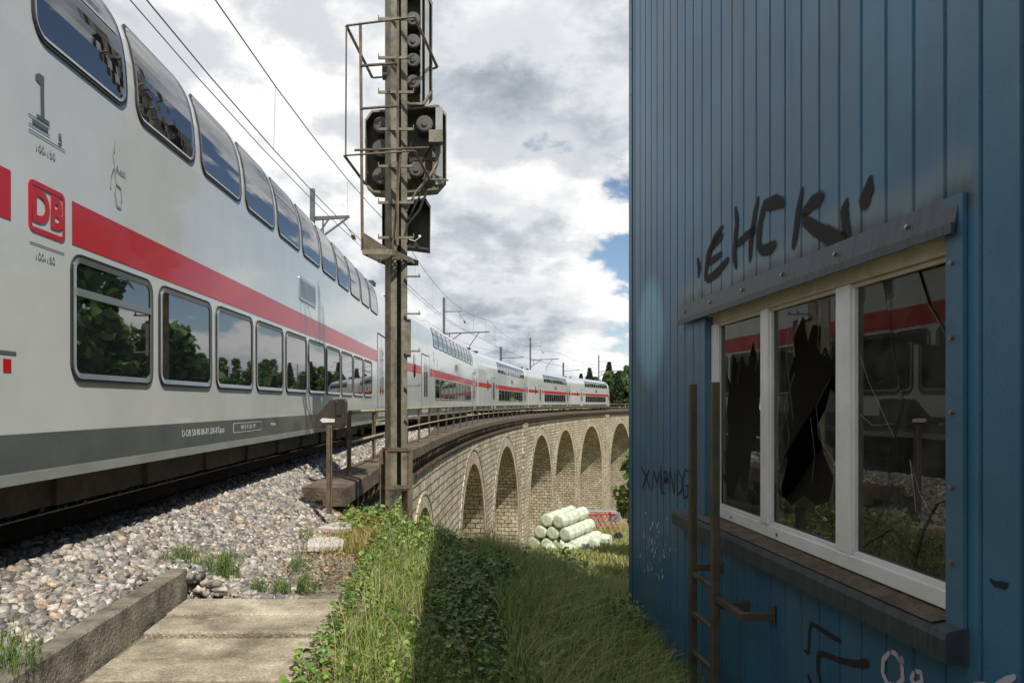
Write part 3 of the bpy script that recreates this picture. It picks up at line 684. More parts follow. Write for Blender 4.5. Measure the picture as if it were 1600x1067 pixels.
for a, b, ia, n_ in cols_:
    for sg, off in ((1, OFR), (-1, OFL)):
        for i in range(n_):
            if ia:
                c, r = (a + b) / 2, (b - a) / 2; q0 = c - r * math.cos(PI * i / n_); q1 = c - r * math.cos(PI * (i + 1) / n_)
                zb0, zb1 = az(q0, a, b), az(q1, a, b)
            else: q0, q1 = a + (b - a) * i / n_, a + (b - a) * (i + 1) / n_; zb0, zb1 = zg(q0), zg(q1)
            pts = [P(q0, off, zb0), P(q1, off, zb1), P(q1, off, deck(q1)), P(q0, off, deck(q0))]; uv = [(q0, zb0), (q1, zb1), (q1, deck(q1)), (q0, deck(q0))]
            if sg < 0: pts.reverse(); uv.reverse()
            face.face(pts, uv)
    if ia:
        intr = MB(); rings = MB()
        c, r = (a + b) / 2, (b - a) / 2
        L = [(a, zg(a) - 1)] + [(c - r * math.cos(PI * i / n_), az(c - r * math.cos(PI * i / n_), a, b)) for i in range(n_ + 1)] + [(b, zg(b) - 1)]; v_ = 0
        for (sa, za), (sb, zb) in zip(L, L[1:]):
            d = math.hypot(sb - sa, zb - za)
            intr.face([P(sa, OFR, za), P(sa, OFL, za), P(sb, OFL, zb), P(sb, OFR, zb)], [(0, v_), (OFR - OFL, v_), (OFR - OFL, v_ + d), (0, v_ + d)]); v_ += d
        # voussoir ring, proud of the face, and hood moulding
        for i in range(n_):
            t0, t1 = PI * i / n_, PI * (i + 1) / n_
            kr = 1.0 if r > 4 else .55
            for (ra, rb, o_) in ((r, r + .75 * kr, OFR + .03), (r + .75 * kr, r + .88 * kr, OFR + .055)):
                q = []; uvq = []
                for t, rr_ in ((t0, ra), (t1, ra), (t1, rb), (t0, rb)):
                    q.append((c - rr_ * math.cos(t), crown(c) - r + rr_ * math.sin(t))); uvq.append((t * r, rr_ - r))
                q = [(min(max(s__, a - 1.0), b + 1.0), z__) for s__, z__ in q]
                front = [P(s__, o_, z__) for s__, z__ in q]; back = [P(s__, OFR - .02, z__) for s__, z__ in q]
                rings.face(front, uvq); rings.face([front[3], front[2], back[2], back[3]], uvq); rings.face([front[1], front[0], back[0], back[1]], uvq)
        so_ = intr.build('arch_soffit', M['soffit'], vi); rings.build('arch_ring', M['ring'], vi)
face.face([P(S0, OFR, zg(S0)), P(S0, OFR, deck(S0)), P(S0, OFL, deck(S0)), P(S0, OFL, zg(S0))], [(0, zg(S0)), (0, -1.5), (5, -1.5), (5, zg(S0))])
face.build('arcade_wall', M['masonry'], vi)
for sc_, hw in ((46.2, 1.25), (102.7, 1.3), (159, 1.3)):
    pil = MB()
    for (w2, o1, z0, z1) in ((hw, OFR + .22, -30, deck(sc_) + .1),):
        for (sa, oa, sb, ob) in ((sc_ - w2, OFR - .1, sc_ - w2, o1), (sc_ - w2, o1, sc_ + w2, o1), (sc_ + w2, o1, sc_ + w2, OFR - .1)):
            u0, u1 = (sa + oa), (sa + oa + abs(sb - sa) + abs(ob - oa)); pil.face([P(sa, oa, z0), P(sb, ob, z0), P(sb, ob, z1), P(sa, oa, z1)], [(u0, z0), (u1, z0), (u1, z1), (u0, z1)])
        pil.face([P(sc_ - w2, o1, z1), P(sc_ + w2, o1, z1), P(sc_ + w2, OFR - .1, z1), P(sc_ - w2, OFR - .1, z1)], [(0, 0), (3, 0), (3, 1), (0, 1)])
    pil.build('pilaster', M['masonry'], vi)
cop = MB(); s_ = -13.2
random.seed(3)
while s_ < S1:
    L_ = 1.25; e_ = min(s_ + L_ - .012, S1); jz = random.uniform(-.006, .006); oz = random.uniform(-.012, .012)
    n_ = 1; o1, o0 = 2.50 + oz, 1.86
    if s_ < 30 and s_ > -12: o1 += 0
    za, zb = rz(s_) - .28 + jz, rz(e_) - .28 + jz; t = .27
    A = [P(s_, o0, za - t), P(s_, o1, za - t), P(s_, o1, za - .02), P(s_, o1 - .02, za), P(s_, o0, za)]; Bq = [P(e_, o0, zb - t), P(e_, o1, zb - t), P(e_, o1, zb - .02), P(e_, o1 - .02, zb), P(e_, o0, zb)]
    cop.mesh(A + Bq, [(4, 3, 2, 1, 0), (5, 6, 7, 8, 9)] + [(i, (i + 1) % 5, (i + 1) % 5 + 5, i + 5) for i in range(5)]); s_ += L_
cop.build('coping', M['coping'], vi)
cb = MB(); s_ = -12.4; nc = 0
while s_ < S1:
    z1 = deck(s_) + .46; th = -(TH0 + s_ / R_T); c1 = MB() if nc < 100 else cb
    q0 = [P(s_ + a, o, z) for a, o, z in ((-.09, 2.1, z1 - .01), (-.09, 2.45, z1 - .01), (-.09, 2.45, z1 - .16), (-.09, 2.28, z1 - .44), (-.09, 2.1, z1 - .44))]
    q1 = [P(s_ + .09, 2, 0) - P(s_ - .09, 2, 0)][0]; c1.prism(q0, q1)
    if nc < 100: c1.build('corbel', M['coping'], vi)
    s_ += .56; nc += 1
co_ = cb.build('corbel', M['coping'], vi); co_['kind'] = 'stuff'
fz = MB()
for i in range(int((S1 - S0) / 2)):
    a, b = S0 - .8 + i * 2, S0 - .8 + i * 2 + 2
    fz.face([P(a, 2.15, deck(a) - .2), P(b, 2.15, deck(b) - .2), P(b, 2.15, deck(b) + .46), P(a, 2.15, deck(a) + .46)])
    fz.face([P(a, 2.34, deck(a) - .14), P(b, 2.32, deck(b) - .14), P(b, 2.32, deck(b) - .0), P(a, 2.32, deck(a) - .0)]); fz.face([P(a, 2.32, deck(a)), P(b, 2.32, deck(b)), P(b, 2.1, deck(b)), P(a, 2.1, deck(a))])
fz.build('frieze', M['coping'], vi)
dk = MB()
for i in range(92):
    a, b = S0 + i * 2, S0 + i * 2 + 2; dk.face([P(a, OFL - .3, rz(a) - .5), P(a, 2.0, rz(a) - .5), P(b, 2.0, rz(b) - .5), P(b, OFL - .3, rz(b) - .5)])
dk.build('deck', M['kerb'], vi)

# ------------------------------------------------------------------ railing
RS0 = -11.2
rl = thing('viaduct_railing', 'rusty tube railing with two rails along the edge of the viaduct', 'railing', P(-12.2, 2.2, -1.2))
zt = lambda s: rz(s) + .78
tr = MB(); tr.tube([P(s, 2.2, zt(s)) for s in np.arange(RS0, 160, 1.35)], .033, 8); tr.build('top_rail', M['rail_paint'], rl, smooth=True)
tr = MB(); tr.tube([P(s, 2.2, zt(s) - .52) for s in np.arange(RS0, 160, 1.35)], .028, 8); tr.build('middle_rail', M['rail_paint'], rl, smooth=True)
for i in range(64):
    s_ = RS0 + 2.65 * i; b = P(s_, 2.2, rz(s_) - .285); po = MB(); th = -(TH0 + s_ / R_T)
    R3 = Matrix.Rotation(th, 3, 'Z')
    po.box(b + Vector((0, 0, .53)), (.022, .09, 1.04), th); po.box(b + R3 @ Vector((-.03, 0, .53)), (.05, .022, 1.02), th)
    if s_ < 30:
        po.sphere(b + Vector((0, 0, .03)), .07, 10, (1, 1, .9)); po.sphere(b + Vector((0, 0, 1.06)), .045, 10); po.sphere(b + Vector((0, 0, .545)), .045, 10)
    po.build('post', M['steel_brown'], rl)

# ------------------------------------------------------------------ blue building
WB, WK = 2.25, -.0103
def wx(y, inset=0.0): return WB + WK * y + inset        # inset > 0 goes into the building
def wp(x, y, inset=0.0):                                # pixel of the photograph on the wall plane
    Y = F * (WB + inset) / (x - 688.0); return Vector((wx(Y, inset), Y, (HZ - y) / F * Y))
bd = thing('blue_building', 'blue ribbed metal clad hut with sprayed graffiti and a broken window', 'building', (WB, 3, -2.9))
YC, YE, ZF = 8.83, -7.0, -2.66
def roofz(y): return 5.15 + .075 * (YC - y)
WY0, WY1, WZ0, WZ1 = 3.28, 6.46, -.95, .80
wall = MB()
seg = []; yy = YC - .05
g0 = 2.884
edges = []
k = -44
gro = sorted([g0 + .2205 * k for k in range(-44, 28)])
gro = [q for q in gro if YE + .1 < q < YC - .06]
def vstrip(ya, xa, yb, xb):
    def col(z0f, z1f):
        wall.face([(xa, ya, z0f(ya)), (xb, yb, z0f(yb)), (xb, yb, z1f(yb)), (xa, ya, z1f(ya))])
    lo, hi = min(ya, yb), max(ya, yb); zf = lambda y: ZF; zr = roofz
    if hi > WY0 and lo < WY1 and (lo + hi) / 2 > WY0 and (lo + hi) / 2 < WY1:
        col(zf, lambda y: WZ0); col(lambda y: WZ1, zr)
    else: col(zf, zr)
cur = YE
brk = sorted([WY0, WY1])
for q in gro + [YC - .03]:
    # flat panel from cur to q-.013, then groove
    a, b = cur, q - .014
    cuts = [a] + [t for t in brk if a + .001 < t < b - .001] + [b]
    for c0, c1 in zip(cuts, cuts[1:]): vstrip(c0, wx(c0), c1, wx(c1))
    if q < YC - .05:
        vstrip(b, wx(b), q - .006, wx(q, .022)); vstrip(q - .006, wx(q, .022), q + .006, wx(q, .022)); vstrip(q + .006, wx(q, .022), q + .014, wx(q + .014))
    cur = q + .014
wall.build('ribbed_wall', M['blue'], bd)
# far gable, back and roof
sh = MB(); XB = 8.5
sh.face([(wx(YC), YC, ZF), (XB, YC, ZF), (XB, YC, roofz(YC)), (wx(YC), YC, roofz(YC))]); sh.face([(XB, YC, ZF), (XB, YE, ZF), (XB, YE, roofz(YE)), (XB, YC, roofz(YC))])
sh.face([(XB, YE, ZF), (wx(YE), YE, ZF), (wx(YE), YE, roofz(YE)), (XB, YE, roofz(YE))]); sh.build('plain_walls', M['blue_trim'], bd)
rf = MB(); rf.prism([(wx(YC) - .0, YC + .06, roofz(YC)), (XB, YC + .06, roofz(YC)), (XB, YE, roofz(YE)), (wx(YE) - .0, YE, roofz(YE))], (0, 0, .12)); rf.build('roof', M['blue_trim'], bd)
tr = MB(); tr.box((wx(YC) - .006, YC - .035, (ZF + roofz(YC)) / 2), (.008, .13, roofz(YC) - ZF)); tr.box((wx(YC) + .06, YC + .004, (ZF + roofz(YC)) / 2), (.14, .008, roofz(YC) - ZF)); tr.build('corner_trim', M['blue_trim'], bd)
fd = MB(); fd.box((WB + .12 + 3, (YC + YE) / 2 - .02, ZF - .45), (6, YC - YE - .06, .9)); fd.build('foundation', M['concrete'], bd)
# screws
for yy in (8.79,):
    for k in range(14):
        z = -2.4 + k * .55; sc_ = MB(); sc_.cyl((wx(yy) - .006, yy, z), (wx(yy) - .016, yy, z), .010, 8); sc_.build('screw', M['screw'], bd)
# hood above the window
hd = MB(); y0, y1 = 3.21, 6.92; X0 = WB
q = lambda y: [(wx(y) - .004, y, .915), (wx(y) - .012, y, .915), (wx(y) - .036, y, .79), (wx(y) - .052, y, .785), (wx(y) - .054, y, .74), (wx(y) - .042, y, .74), (wx(y) - .030, y, .78), (wx(y) - .004, y, .86)]
hd.prism([Vector(p) for p in q(y0)], Vector((WK * (y1 - y0), y1 - y0, 0))); hd.build('window_hood', M['hood'], bd)
for y in (3.55, 4.2, 4.85, 5.5, 6.15, 6.8):
    sc_ = MB(); sc_.cyl((wx(y) - .015, y, .845), (wx(y) - .036, y, .852), .012, 8); sc_.build('screw', M['screw'], bd)
sf = MB(); sf.box((wx(5) + .075, (WY0 + WY1) / 2, .775), (.14, WY1 - WY0, .05), math.atan(-WK) * 0); sf.build('hood_soffit', M['beige'], bd)
# jambs
jb = MB()
jb.box((wx(3.24) - .012, 3.235, -.03), (.018, .11, 1.88)); jb.box((wx(3.29) + .045, 3.292, -.075), (.115, .014, 1.75)); jb.build('window_jamb', M['blue_trim'], bd); jb = MB(); jb.box((wx(WY1) + .05, 6.40, -.075), (.10, .11, 1.75)); jb.build('window_jamb', M['blue_trim'], bd)
for k in range(6):
    z = .62 - k * .325; sc_ = MB(); sc_.cyl((wx(3.25) - .020, 3.245, z), (wx(3.25) - .034, 3.245, z), .011, 8); sc_.build('screw', M['screw'], bd)
# sill
sy0, sy1 = 3.17, 6.92
sm_ = MB(); prof = lambda y: [(wx(y) + .085, y, -.935), (wx(y) - .095, y, -.965), (wx(y) - .105, y, -1.00), (wx(y) - .10, y, -1.10), (wx(y) - .085, y, -1.105), (wx(y) - .003, y, -1.11), (wx(y) + .003, y, -.99), (wx(y) + .085, y, -.96)]
sm_.prism([Vector(p) for p in prof(sy0)], Vector((WK * (sy1 - sy0), sy1 - sy0, 0))); sm_.build('window_sill', M['hood'], bd)
ss_ = MB(); ss_.face([(wx(WY0) + .08, WY0 + .01, -.928), (wx(WY1) + .08, WY1 - .01, -.928), (wx(WY1) - .085, WY1 - .01, -.955), (wx(WY0) - .085, WY0 + .01, -.955)]); ss_.build('rusty_ledge', M['rust_sill'], bd)
# window: frame and three broken panes
IN = .07
win = thing('broken_window', None, None, (0, 0, 0)); win.parent = bd; win.location = -bd.location
def fb(ya, yb, za, zb, m='win_white', t=.06, ins=IN, name='frame_bar', lst=None):
    y = (ya + yb) / 2; b = MB(); b.box((wx(y, ins), y, (za + zb) / 2), (t, abs(yb - ya), abs(zb - za))); return b
def fbar(name, ya, yb, za, zb, t=.04, ins=IN, m='win_white', bev=.006):
    o = fb(ya, yb, za, zb, t=t, ins=ins).build(name, M[m], None, bevel=bev); o.parent = win; return o
fbar('frame_top', 3.30, 6.34, .68, .775, m='beige'); fbar('frame_bottom', 3.30, 6.34, -.925, -.84)
fbar('frame_side', 3.30, 3.38, -.84, .68, t=.035); fbar('frame_side', 6.22, 6.34, -.84, .68, t=.035)
fbar('mullion', 4.19, 4.34, -.84, .68, t=.045); fbar('mullion', 5.24, 5.36, -.84, .68, t=.045)
for (ya, yb) in ((3.38, 4.19), (4.34, 5.24), (5.36, 6.22)):
    fbar('casement_bar', ya, ya + .022, -.815, .655, t=.025, ins=IN + .006, bev=.003); fbar('casement_bar', yb - .022, yb, -.815, .655, t=.025, ins=IN + .006, bev=.003)
    fbar('casement_bar', ya, yb, .655, .68, t=.025, ins=IN + .006, m='beige', bev=.003); fbar('casement_bar', ya, yb, -.84, -.815, t=.025, ins=IN + .006, bev=.003)
gm = bpy.data.materials.new('window_glass'); gm.use_nodes = True; t = gm.node_tree; n_ = t.nodes; l_ = t.links
gl = n_.new('ShaderNodeBsdfGlossy'); gl.inputs['Roughness'].default_value = .01; gl.inputs[0].default_value = (.85, .88, .86, 1)
tr_ = n_.new('ShaderNodeBsdfTransparent'); tr_.inputs[0].default_value = (.42, .46, .44, 1)
fr = n_.new('ShaderNodeFresnel'); fr.inputs[0].default_value = 1.62; mx = n_.new('ShaderNodeMixShader'); l_.new(fr.outputs[0], mx.inputs[0]); l_.new(tr_.outputs[0], mx.inputs[1]); l_.new(gl.outputs[0], mx.inputs[2])
df = n_.new('ShaderNodeBsdfDiffuse'); df.inputs[0].default_value = (.5, .49, .44, 1); m3 = n_.new('ShaderNodeMixShader'); tcg = n_.new('ShaderNodeTexCoord'); ng = n_.new('ShaderNodeTexNoise'); ng.inputs['Scale'].default_value = 5; ng.inputs['Detail'].default_value = 8
l_.new(tcg.outputs['Object'], ng.inputs['Vector']); mg = n_.new('ShaderNodeMapRange'); mg.inputs[1].default_value = .35; mg.inputs[2].default_value = .7; mg.inputs[3].default_value = .015; mg.inputs[4].default_value = .075; l_.new(ng.outputs[0], mg.inputs[0])
l_.new(mg.outputs[0], m3.inputs[0]); l_.new(mx.outputs[0], m3.inputs[1]); l_.new(df.outputs[0], m3.inputs[2]); l_.new(m3.outputs[0], n_['Material Output'].inputs[0]); M['wglass'] = gm
def ginv(ya, yb, u, v): return (yb + (ya - yb) * u, .655 + (-.815 - .655) * v)   # u: 0 left..1 right as seen, v: 0 top..1 bottom
def gshard(ya, yb, poly, tilt=(0, 0), ins=IN + .02):
    b = MB(); pts = []
    for u, v in poly:
        y, z = ginv(ya, yb, u, v); pts.append((wx(y, ins + tilt[0] * (u - .5) + tilt[1] * (v - .5)), y, z))
    b.face(pts[::-1]); o = b.build('glass_shard', M['wglass'], None); o.parent = win; return o
ya, yb = 5.37, 6.21   # left pane
gshard(ya, yb, [(0, 0), (1, 0), (1, .10), (.90, .14), (.85, .23), (.75, .12), (.62, .26), (.52, .18), (.40, .22), (.30, .16), (.25, .33), (.12, .26), (0, .30)], (.004, 0))
gshard(ya, yb, [(0, .30), (.12, .26), (.20, .36), (.12, .50), (.18, .63), (.05, .74), (.12, .82), (0, .85)], (.0, .004))
gshard(ya, yb, [(1, .28), (.92, .36), (.88, .46), (.96, .52), (1, .56)], (.0, .004))
gshard(ya, yb, [(0, .85), (.12, .88), (.25, .96), (.48, .82), (.56, .90), (.66, .84), (.72, .68), (.86, .58), (1, .64), (1, 1), (0, 1)], (-.006, 0))
ya, yb = 4.35, 5.23
gshard(ya, yb, [(0, 0), (.38, 0), (.40, .10), (.33, .14), (.36, .22), (.22, .34), (.27, .46), (.14, .58), (.24, .70), (.16, .80), (.10, .86), (0, .80)], (.004, .0))
gshard(ya, yb, [(.38, 0), (1, 0), (1, .22), (.93, .16), (.88, .27), (.80, .20), (.72, .24), (.74, .12), (.62, .10), (.55, .17), (.48, .05), (.40, .10)], (-.004, .0))
gshard(ya, yb, [(1, .34), (1, 1), (0, 1), (0, .80), (.10, .86), (.30, .90), (.48, .84), (.66, .87), (.84, .84), (.90, .74), (.76, .64), (.70, .52), (.80, .46), (.86, .38), (.94, .40)], (.0, .006))
ya, yb = 3.39, 4.18
gshard(ya, yb, [(0, 0), (.30, 0), (.42, .24), (.52, .44), (.42, .56), (.40, .75), (.25, 1), (0, 1)], (.003, .0))
gshard(ya, yb, [(.30, 0), (.68, 0), (.78, .12), (.97, .26), (.62, .24), (.38, .16)], (-.014, .006), IN + .021)
gshard(ya, yb, [(.68, 0), (1, 0), (1, .22), (.97, .26), (.78, .12)], (.010, -.004))
gshard(ya, yb, [(.38, .16), (.62, .24), (.97, .26), (1, .22), (1, 1), (.25, 1), (.40, .75), (.42, .56), (.52, .44), (.42, .24)], (-.004, .0))
M['crack'] = mat('crack_edge', (.30, .33, .32), rough=.2)
M['crack_dark'] = mat('crack_dark', (.02, .022, .022), rough=.3)
def crack(ya, yb, pl, m='crack', r=.0007):
    b = MB(); p3 = []
    for u, v in pl:
        y, z = ginv(ya, yb, u, v); p3.append((wx(y, IN + .014), y, z))
    b.tube(p3, r, 4); o = b.build('glass_crack', M[m], None); o.parent = win
ya, yb = 3.39, 4.18
crack(ya, yb, [(0, .22), (.15, .36), (.38, .52), (.44, .56)]); crack(ya, yb, [(.0, .47), (.2, .52), (.44, .51)], r=.0008); crack(ya, yb, [(.42, .56), (.36, .66), (.40, .75), (.2, .9)], 'crack_dark', .002)
crack(ya, yb, [(.60, .63), (.70, .74), (.80, .80), (1, .82)]); crack(ya, yb, [(.60, .63), (.64, .73), (.66, .80)], r=.0011); crack(ya, yb, [(.1, .97), (.4, .88), (.65, .96), (.72, .86), (.85, .76), (1, .73)], 'crack_dark', .003)
crack(ya, yb, [(.38, .16), (.45, .3), (.52, .44), (.42, .56)], 'crack_dark', .002); crack(ya, yb, [(.78, .12), (.9, .2), (.97, .26)], r=.0008)
ya, yb = 4.35, 5.23
for pl in ([(.72, .1), (.7, .2), (.8, .24), (.9, .2)], [(.36, .3), (.2, .45), (.28, .6), (.1, .75)], [(.86, .34), (.68, .45), (.72, .58), (.98, .7)], [(.6, .5), (.66, .65), (.62, .78)], [(.1, 0), (.12, .3), (.05, .6), (.18, .95)], [(.3, .0), (.22, .2), (.34, .52)]): crack(ya, yb, pl, r=.0006)
ya, yb = 5.37, 6.21
for pl in ([(.45, 0), (.5, .2), (.4, .34)], [(.8, .02), (.86, .2), (.8, .28)], [(.1, .3), (.2, .6), (.1, .86)], [(.6, .93), (.7, .8), (.8, .7)], [(.2, 0), (.12, .2)]): crack(ya, yb, pl, r=.0006)
# small rust spots on the frame bottom
for y in (3.6, 4.3, 5.1, 5.9):
    b = MB(); b.cyl((wx(y, IN - .020), y, -.885), (wx(y, IN - .023), y, -.885), .011, 8); o = b.build('drain_hole', M['rust_sill'], None); o.parent = win
# room behind the window
rm = MB(); xa, xb = WB + .25, 5.0
rm.face([(xb, 2.2, -2), (xb, 8, -2), (xb, 8, 2.2), (xb, 2.2, 2.2)]); rm.face([(xa, 2.2, -2), (xb, 2.2, -2), (xb, 2.2, 2.2), (xa, 2.2, 2.2)]); rm.face([(xa, 8.3, -2), (xb, 8.3, -2), (xb, 8.3, 2.2), (xa, 8.3, 2.2)])
rm.face([(xa, 2.2, -1.8), (xb, 2.2, -1.8), (xb, 8.3, -1.8), (xa, 8.3, -1.8)]); rm.face([(xa, 2.2, 2.1), (xb, 2.2, 2.1), (xb, 8.3, 2.1), (xa, 8.3, 2.1)])
rm.build('room', M['interior'], bd)
dg_ = MB(); dg_.bar((3.6, 8.1, -.9), (3.6, 4.0, 2.4), .18); dg_.bar((3.9, 8.1, -1.25), (3.9, 4.5, -1.25), .3); dg_.build('inner_stair_beam', M['steel_dark'], bd)
# graffiti
GW = 2.3
def stroke(mb, pix, wpx, inset=-.004):
    pts = [wp(x, y, 0) for x, y in pix]
    # densify
    den = []
    for a, b in zip(pts, pts[1:]):
        for k in range(4): den.append(a.lerp(b, k / 4))
    den.append(pts[-1]); n2 = len(den)
    ws = wpx if isinstance(wpx, (list, tuple)) else [wpx, wpx]
    Lp = []; Rp = []
    for i, p in enumerate(den):
        d = (den[min(i + 1, n2 - 1)] - den[max(i - 1, 0)]); d.x = 0; d.normalize(); nr = Vector((0, -d.z, d.y)); t = i / (n2 - 1)
        q = t * (len(ws) - 1); k = min(int(q), len(ws) - 2); wd = ws[k] + (ws[k + 1] - ws[k]) * (q - k); wd = wd * GW * p.y / F / 2
        Lp.append(p + nr * wd); Rp.append(p - nr * wd)
    def fx(p): return (wx(p.y) + inset, p.y, p.z)
    cl = [0.]
    for a, b in zip(den, den[1:]): cl.append(cl[-1] + (b - a).length)
    e0 = max(.004, ws[0] * GW * den[0].y / F); e1 = max(.004, ws[-1] * GW * den[-1].y / F); T_ = cl[-1]
    ua = lambda q: min(1, .15 + q / e0, .15 + (T_ - q) / e1)
    for i in range(n2 - 1):
        mb.face([fx(Lp[i]), fx(Lp[i + 1]), fx(den[i + 1]), fx(den[i])], [(ua(cl[i]), 0), (ua(cl[i + 1]), 0), (ua(cl[i + 1]), 1), (ua(cl[i]), 1)])
        mb.face([fx(den[i]), fx(den[i + 1]), fx(Rp[i + 1]), fx(Rp[i])], [(ua(cl[i]), 1), (ua(cl[i + 1]), 1), (ua(cl[i + 1]), 0), (ua(cl[i]), 0)])
gf = MB()
# big black letters above the hood
S_ = [([(1131, 352), (1118, 372), (1106, 402), (1102, 440)], [4, 9, 9, 7]), ([(1108, 392), (1120, 378), (1131, 366)], [7, 8, 6]), ([(1106, 412), (1118, 404), (1129, 395)], [6, 7, 5]), ([(1103, 440), (1122, 425), (1140, 403)], [7, 9, 6]),
      ([(1090, 402), (1093, 420), (1091, 436)], [4, 8, 4]),
      ([(1149, 322), (1152, 345), (1150, 372), (1148, 400), (1151, 422)], [4, 8, 9, 9, 5]), ([(1186, 305), (1180, 335), (1174, 375), (1172, 412)], [5, 9, 9, 6]), ([(1150, 385), (1165, 370), (1182, 358)], [8, 8, 8]),
      ([(1228, 318), (1212, 316), (1195, 322), (1188, 350), (1186, 385), (1192, 392), (1204, 388), (1215, 380)], [10, 13, 11, 9, 9, 9, 11, 10]),
      ([(1255, 290), (1248, 330), (1243, 370), (1239, 392)], [6, 10, 10, 7]), ([(1290, 305), (1270, 318), (1252, 338)], [14, 14, 9]), ([(1252, 342), (1275, 358), (1300, 372), (1325, 376)], [10, 14, 18, 10]),
      ([(1325, 308), (1320, 330), (1322, 355), (1328, 378)], [5, 13, 14, 10]), ([(1362, 272), (1358, 295), (1350, 320), (1347, 330)], [4, 16, 19, 8])]
for idx in ((0, 1, 2, 3), (4,), (5, 6, 7), (8,), (9, 10, 11), (12,), (13,)):
    gf = MB()
    for i in idx: stroke(gf, *S_[i])
    gf.build('graffiti_letter', M['spray'], bd)
gf = MB()
for pl in ([(1002, 728), (1010, 745), (1016, 765)], [(1015, 733), (1008, 750), (1004, 765)], [(1019, 768), (1022, 735), (1027, 755), (1031, 735), (1033, 768)], [(1037, 770), (1038, 737), (1042, 737), (1044, 748), (1039, 755)], [(1028 + 5, 726), (1034.5, 770), (1040, 771)],
           [(1037, 752), (1045, 748)], [(1041, 742), (1041, 758)], [(1038, 746), (1045, 754)], [(1046, 772), (1047, 730), (1054, 773), (1055, 735)], [(1058, 735), (1059, 774), (1066, 765), (1065, 745), (1058, 733)], [(1077, 738), (1071, 732), (1067, 750), (1069, 778), (1075, 775), (1075, 758), (1071, 758)]):
    gf = MB(); stroke(gf, pl, [1.8, 2.2, 1.6]); gf.build('graffiti_tag_stroke', M['spray'], bd)
gf = MB()
for pl, wd in (([(1257, 1015), (1264, 1020), (1265, 990), (1268, 973), (1280, 980), (1300, 993), (1316, 1002)], [3, 4, 4, 4, 5, 4]), ([(1283, 1067), (1278, 1045), (1279, 1022), (1286, 1020), (1310, 1030), (1335, 1036), (1361, 1036)], [5, 5, 5, 5, 5, 6, 9]), ([(1262, 1050), (1266, 1062), (1270, 1072)], [4, 5, 5]), ([(1547, 903), (1556, 912), (1570, 914), (1576, 910)], [3, 5, 7, 3])): gf = MB(); stroke(gf, pl, wd); gf.build('graffiti_squiggle', M['spray'], bd)
gf = MB()
for pl, wd in (([(1392, 1017), (1381, 1030), (1380, 1050), (1388, 1068), (1402, 1072), (1412, 1060), (1410, 1035), (1400, 1020), (1392, 1017)], [5] * 3), ([(1430, 1048), (1425, 1060), (1432, 1070), (1442, 1064), (1440, 1050), (1430, 1048)], [5] * 2), ([(1555, 1072), (1575, 1062), (1590, 1055)], [6, 7, 5]), ([(1520, 1068), (1545, 1067)], [3, 3])): gf = MB(); stroke(gf, pl, wd); gf.build('graffiti_curl', M['spray_pink'], bd)
gf = MB(); stroke(gf, [(1410, 1022), (1411, 1040)], [8, 10]); gf.build('graffiti_dab', M['spray_pink'], bd)
sp = MB()
random.seed(5)
for _ in range(46):
    x, y = random.gauss(1022, 13), random.gauss(860, 24); stroke(sp, [(x, y), (x + random.uniform(-2, 2), y + random.uniform(2, 7))], [.7, random.uniform(.8, 1.8)])
sp.build('white_paint_drips', M['white_enamel'], bd)

# ------------------------------------------------------------------ ladder
ld = thing('steel_ladder', 'brown steel wall ladder standing off the blue wall left of the window', 'ladder', (2.0, 5.7, -2.9))
for (y, zt_) in ((6.0, .17), (5.5, .17)):
    b = MB(); b.box((1.97, y, (zt_ - 3.0) / 2), (.055, .055, zt_ + 3.0)); b.build('side_rail', M['ladder'], ld, bevel=.006)
for k in range(6):
    z = -1.35 - .31 * k; b = MB(); b.box((1.97, 5.75, z), (.035, .45, .035)); b.build('rung', M['ladder'], ld, bevel=.005)
for (y, z) in ((5.5, -1.47), (6.0, -1.30)):
    b = MB(); b.box((2.10, y - .03, z), (.22, .012, .05)); b.box((2.185, y - .03, z), (.012, .09, .09)); b.build('wall_bracket', M['ladder'], ld)
b = MB(); b.box((1.985, 5.25, -1.42), (.045, .5, .045)); b.box((2.08, 5.02, -1.42), (.22, .05, .05)); b.box((2.185, 5.02, -1.40), (.012, .07, .12)); b.build('stay', M['ladder'], ld, bevel=.004)

# ------------------------------------------------------------------ signal mast
YM = 10.5; KM = YM / F
def mp(x, y, dy=0.0): return Vector(((x - PX) * KM, YM + dy, (HZ - y) * KM))
ma = thing('signal_mast', 'tall lattice steel signal mast with service cage beside the track', 'signal mast', (mp(617, 835).x, YM, -1.85))
rot = math.radians(34); Rm = Matrix.Rotation(rot, 3, 'Z'); cM = mp(619, 0); cM.z = 0
def ml(a, b, z): v = Rm @ Vector((a, b, 0)); return Vector((cM.x + v.x, cM.y + v.y, z))
def chan(a, b, z0, z1, wdt=.14, dpt=.06, t=.008, open_=1):
    m_ = MB(); R3 = Rm; 
    m_.box(ml(a, b, (z0 + z1) / 2), (t * 1.2, wdt, z1 - z0), R=R3)
    for q in (-1, 1): m_.box(ml(a + open_ * dpt / 2, b + q * (wdt / 2 - t / 2), (z0 + z1) / 2), (dpt, t, z1 - z0), R=R3)
    return m_
chan(-.13, 0, -1.2, 6.6, .16, .095, open_=1).build('channel', M['steel'], ma); chan(.13, 0, -1.2, 6.6, .16, .095, open_=-1).build('channel', M['steel'], ma)
for (a, sgn) in ((-.145, -1), (.145, 1)): chan(a, 0, -2.4, -.62, .17, .075, .012, open_=sgn).build('base_channel', M['steel_brown'], ma)
lat = MB(); z = -1.0; kk = 0
while z < 6.5:
    for b_ in (.086,):
        lat.bar(ml(-.11, b_, z), ml(.11, b_, z + .26), .03, .008) if kk % 2 == 0 else lat.bar(ml(.11, b_, z), ml(-.11, b_, z + .26), .03, .008)
    z += .26; kk += 1
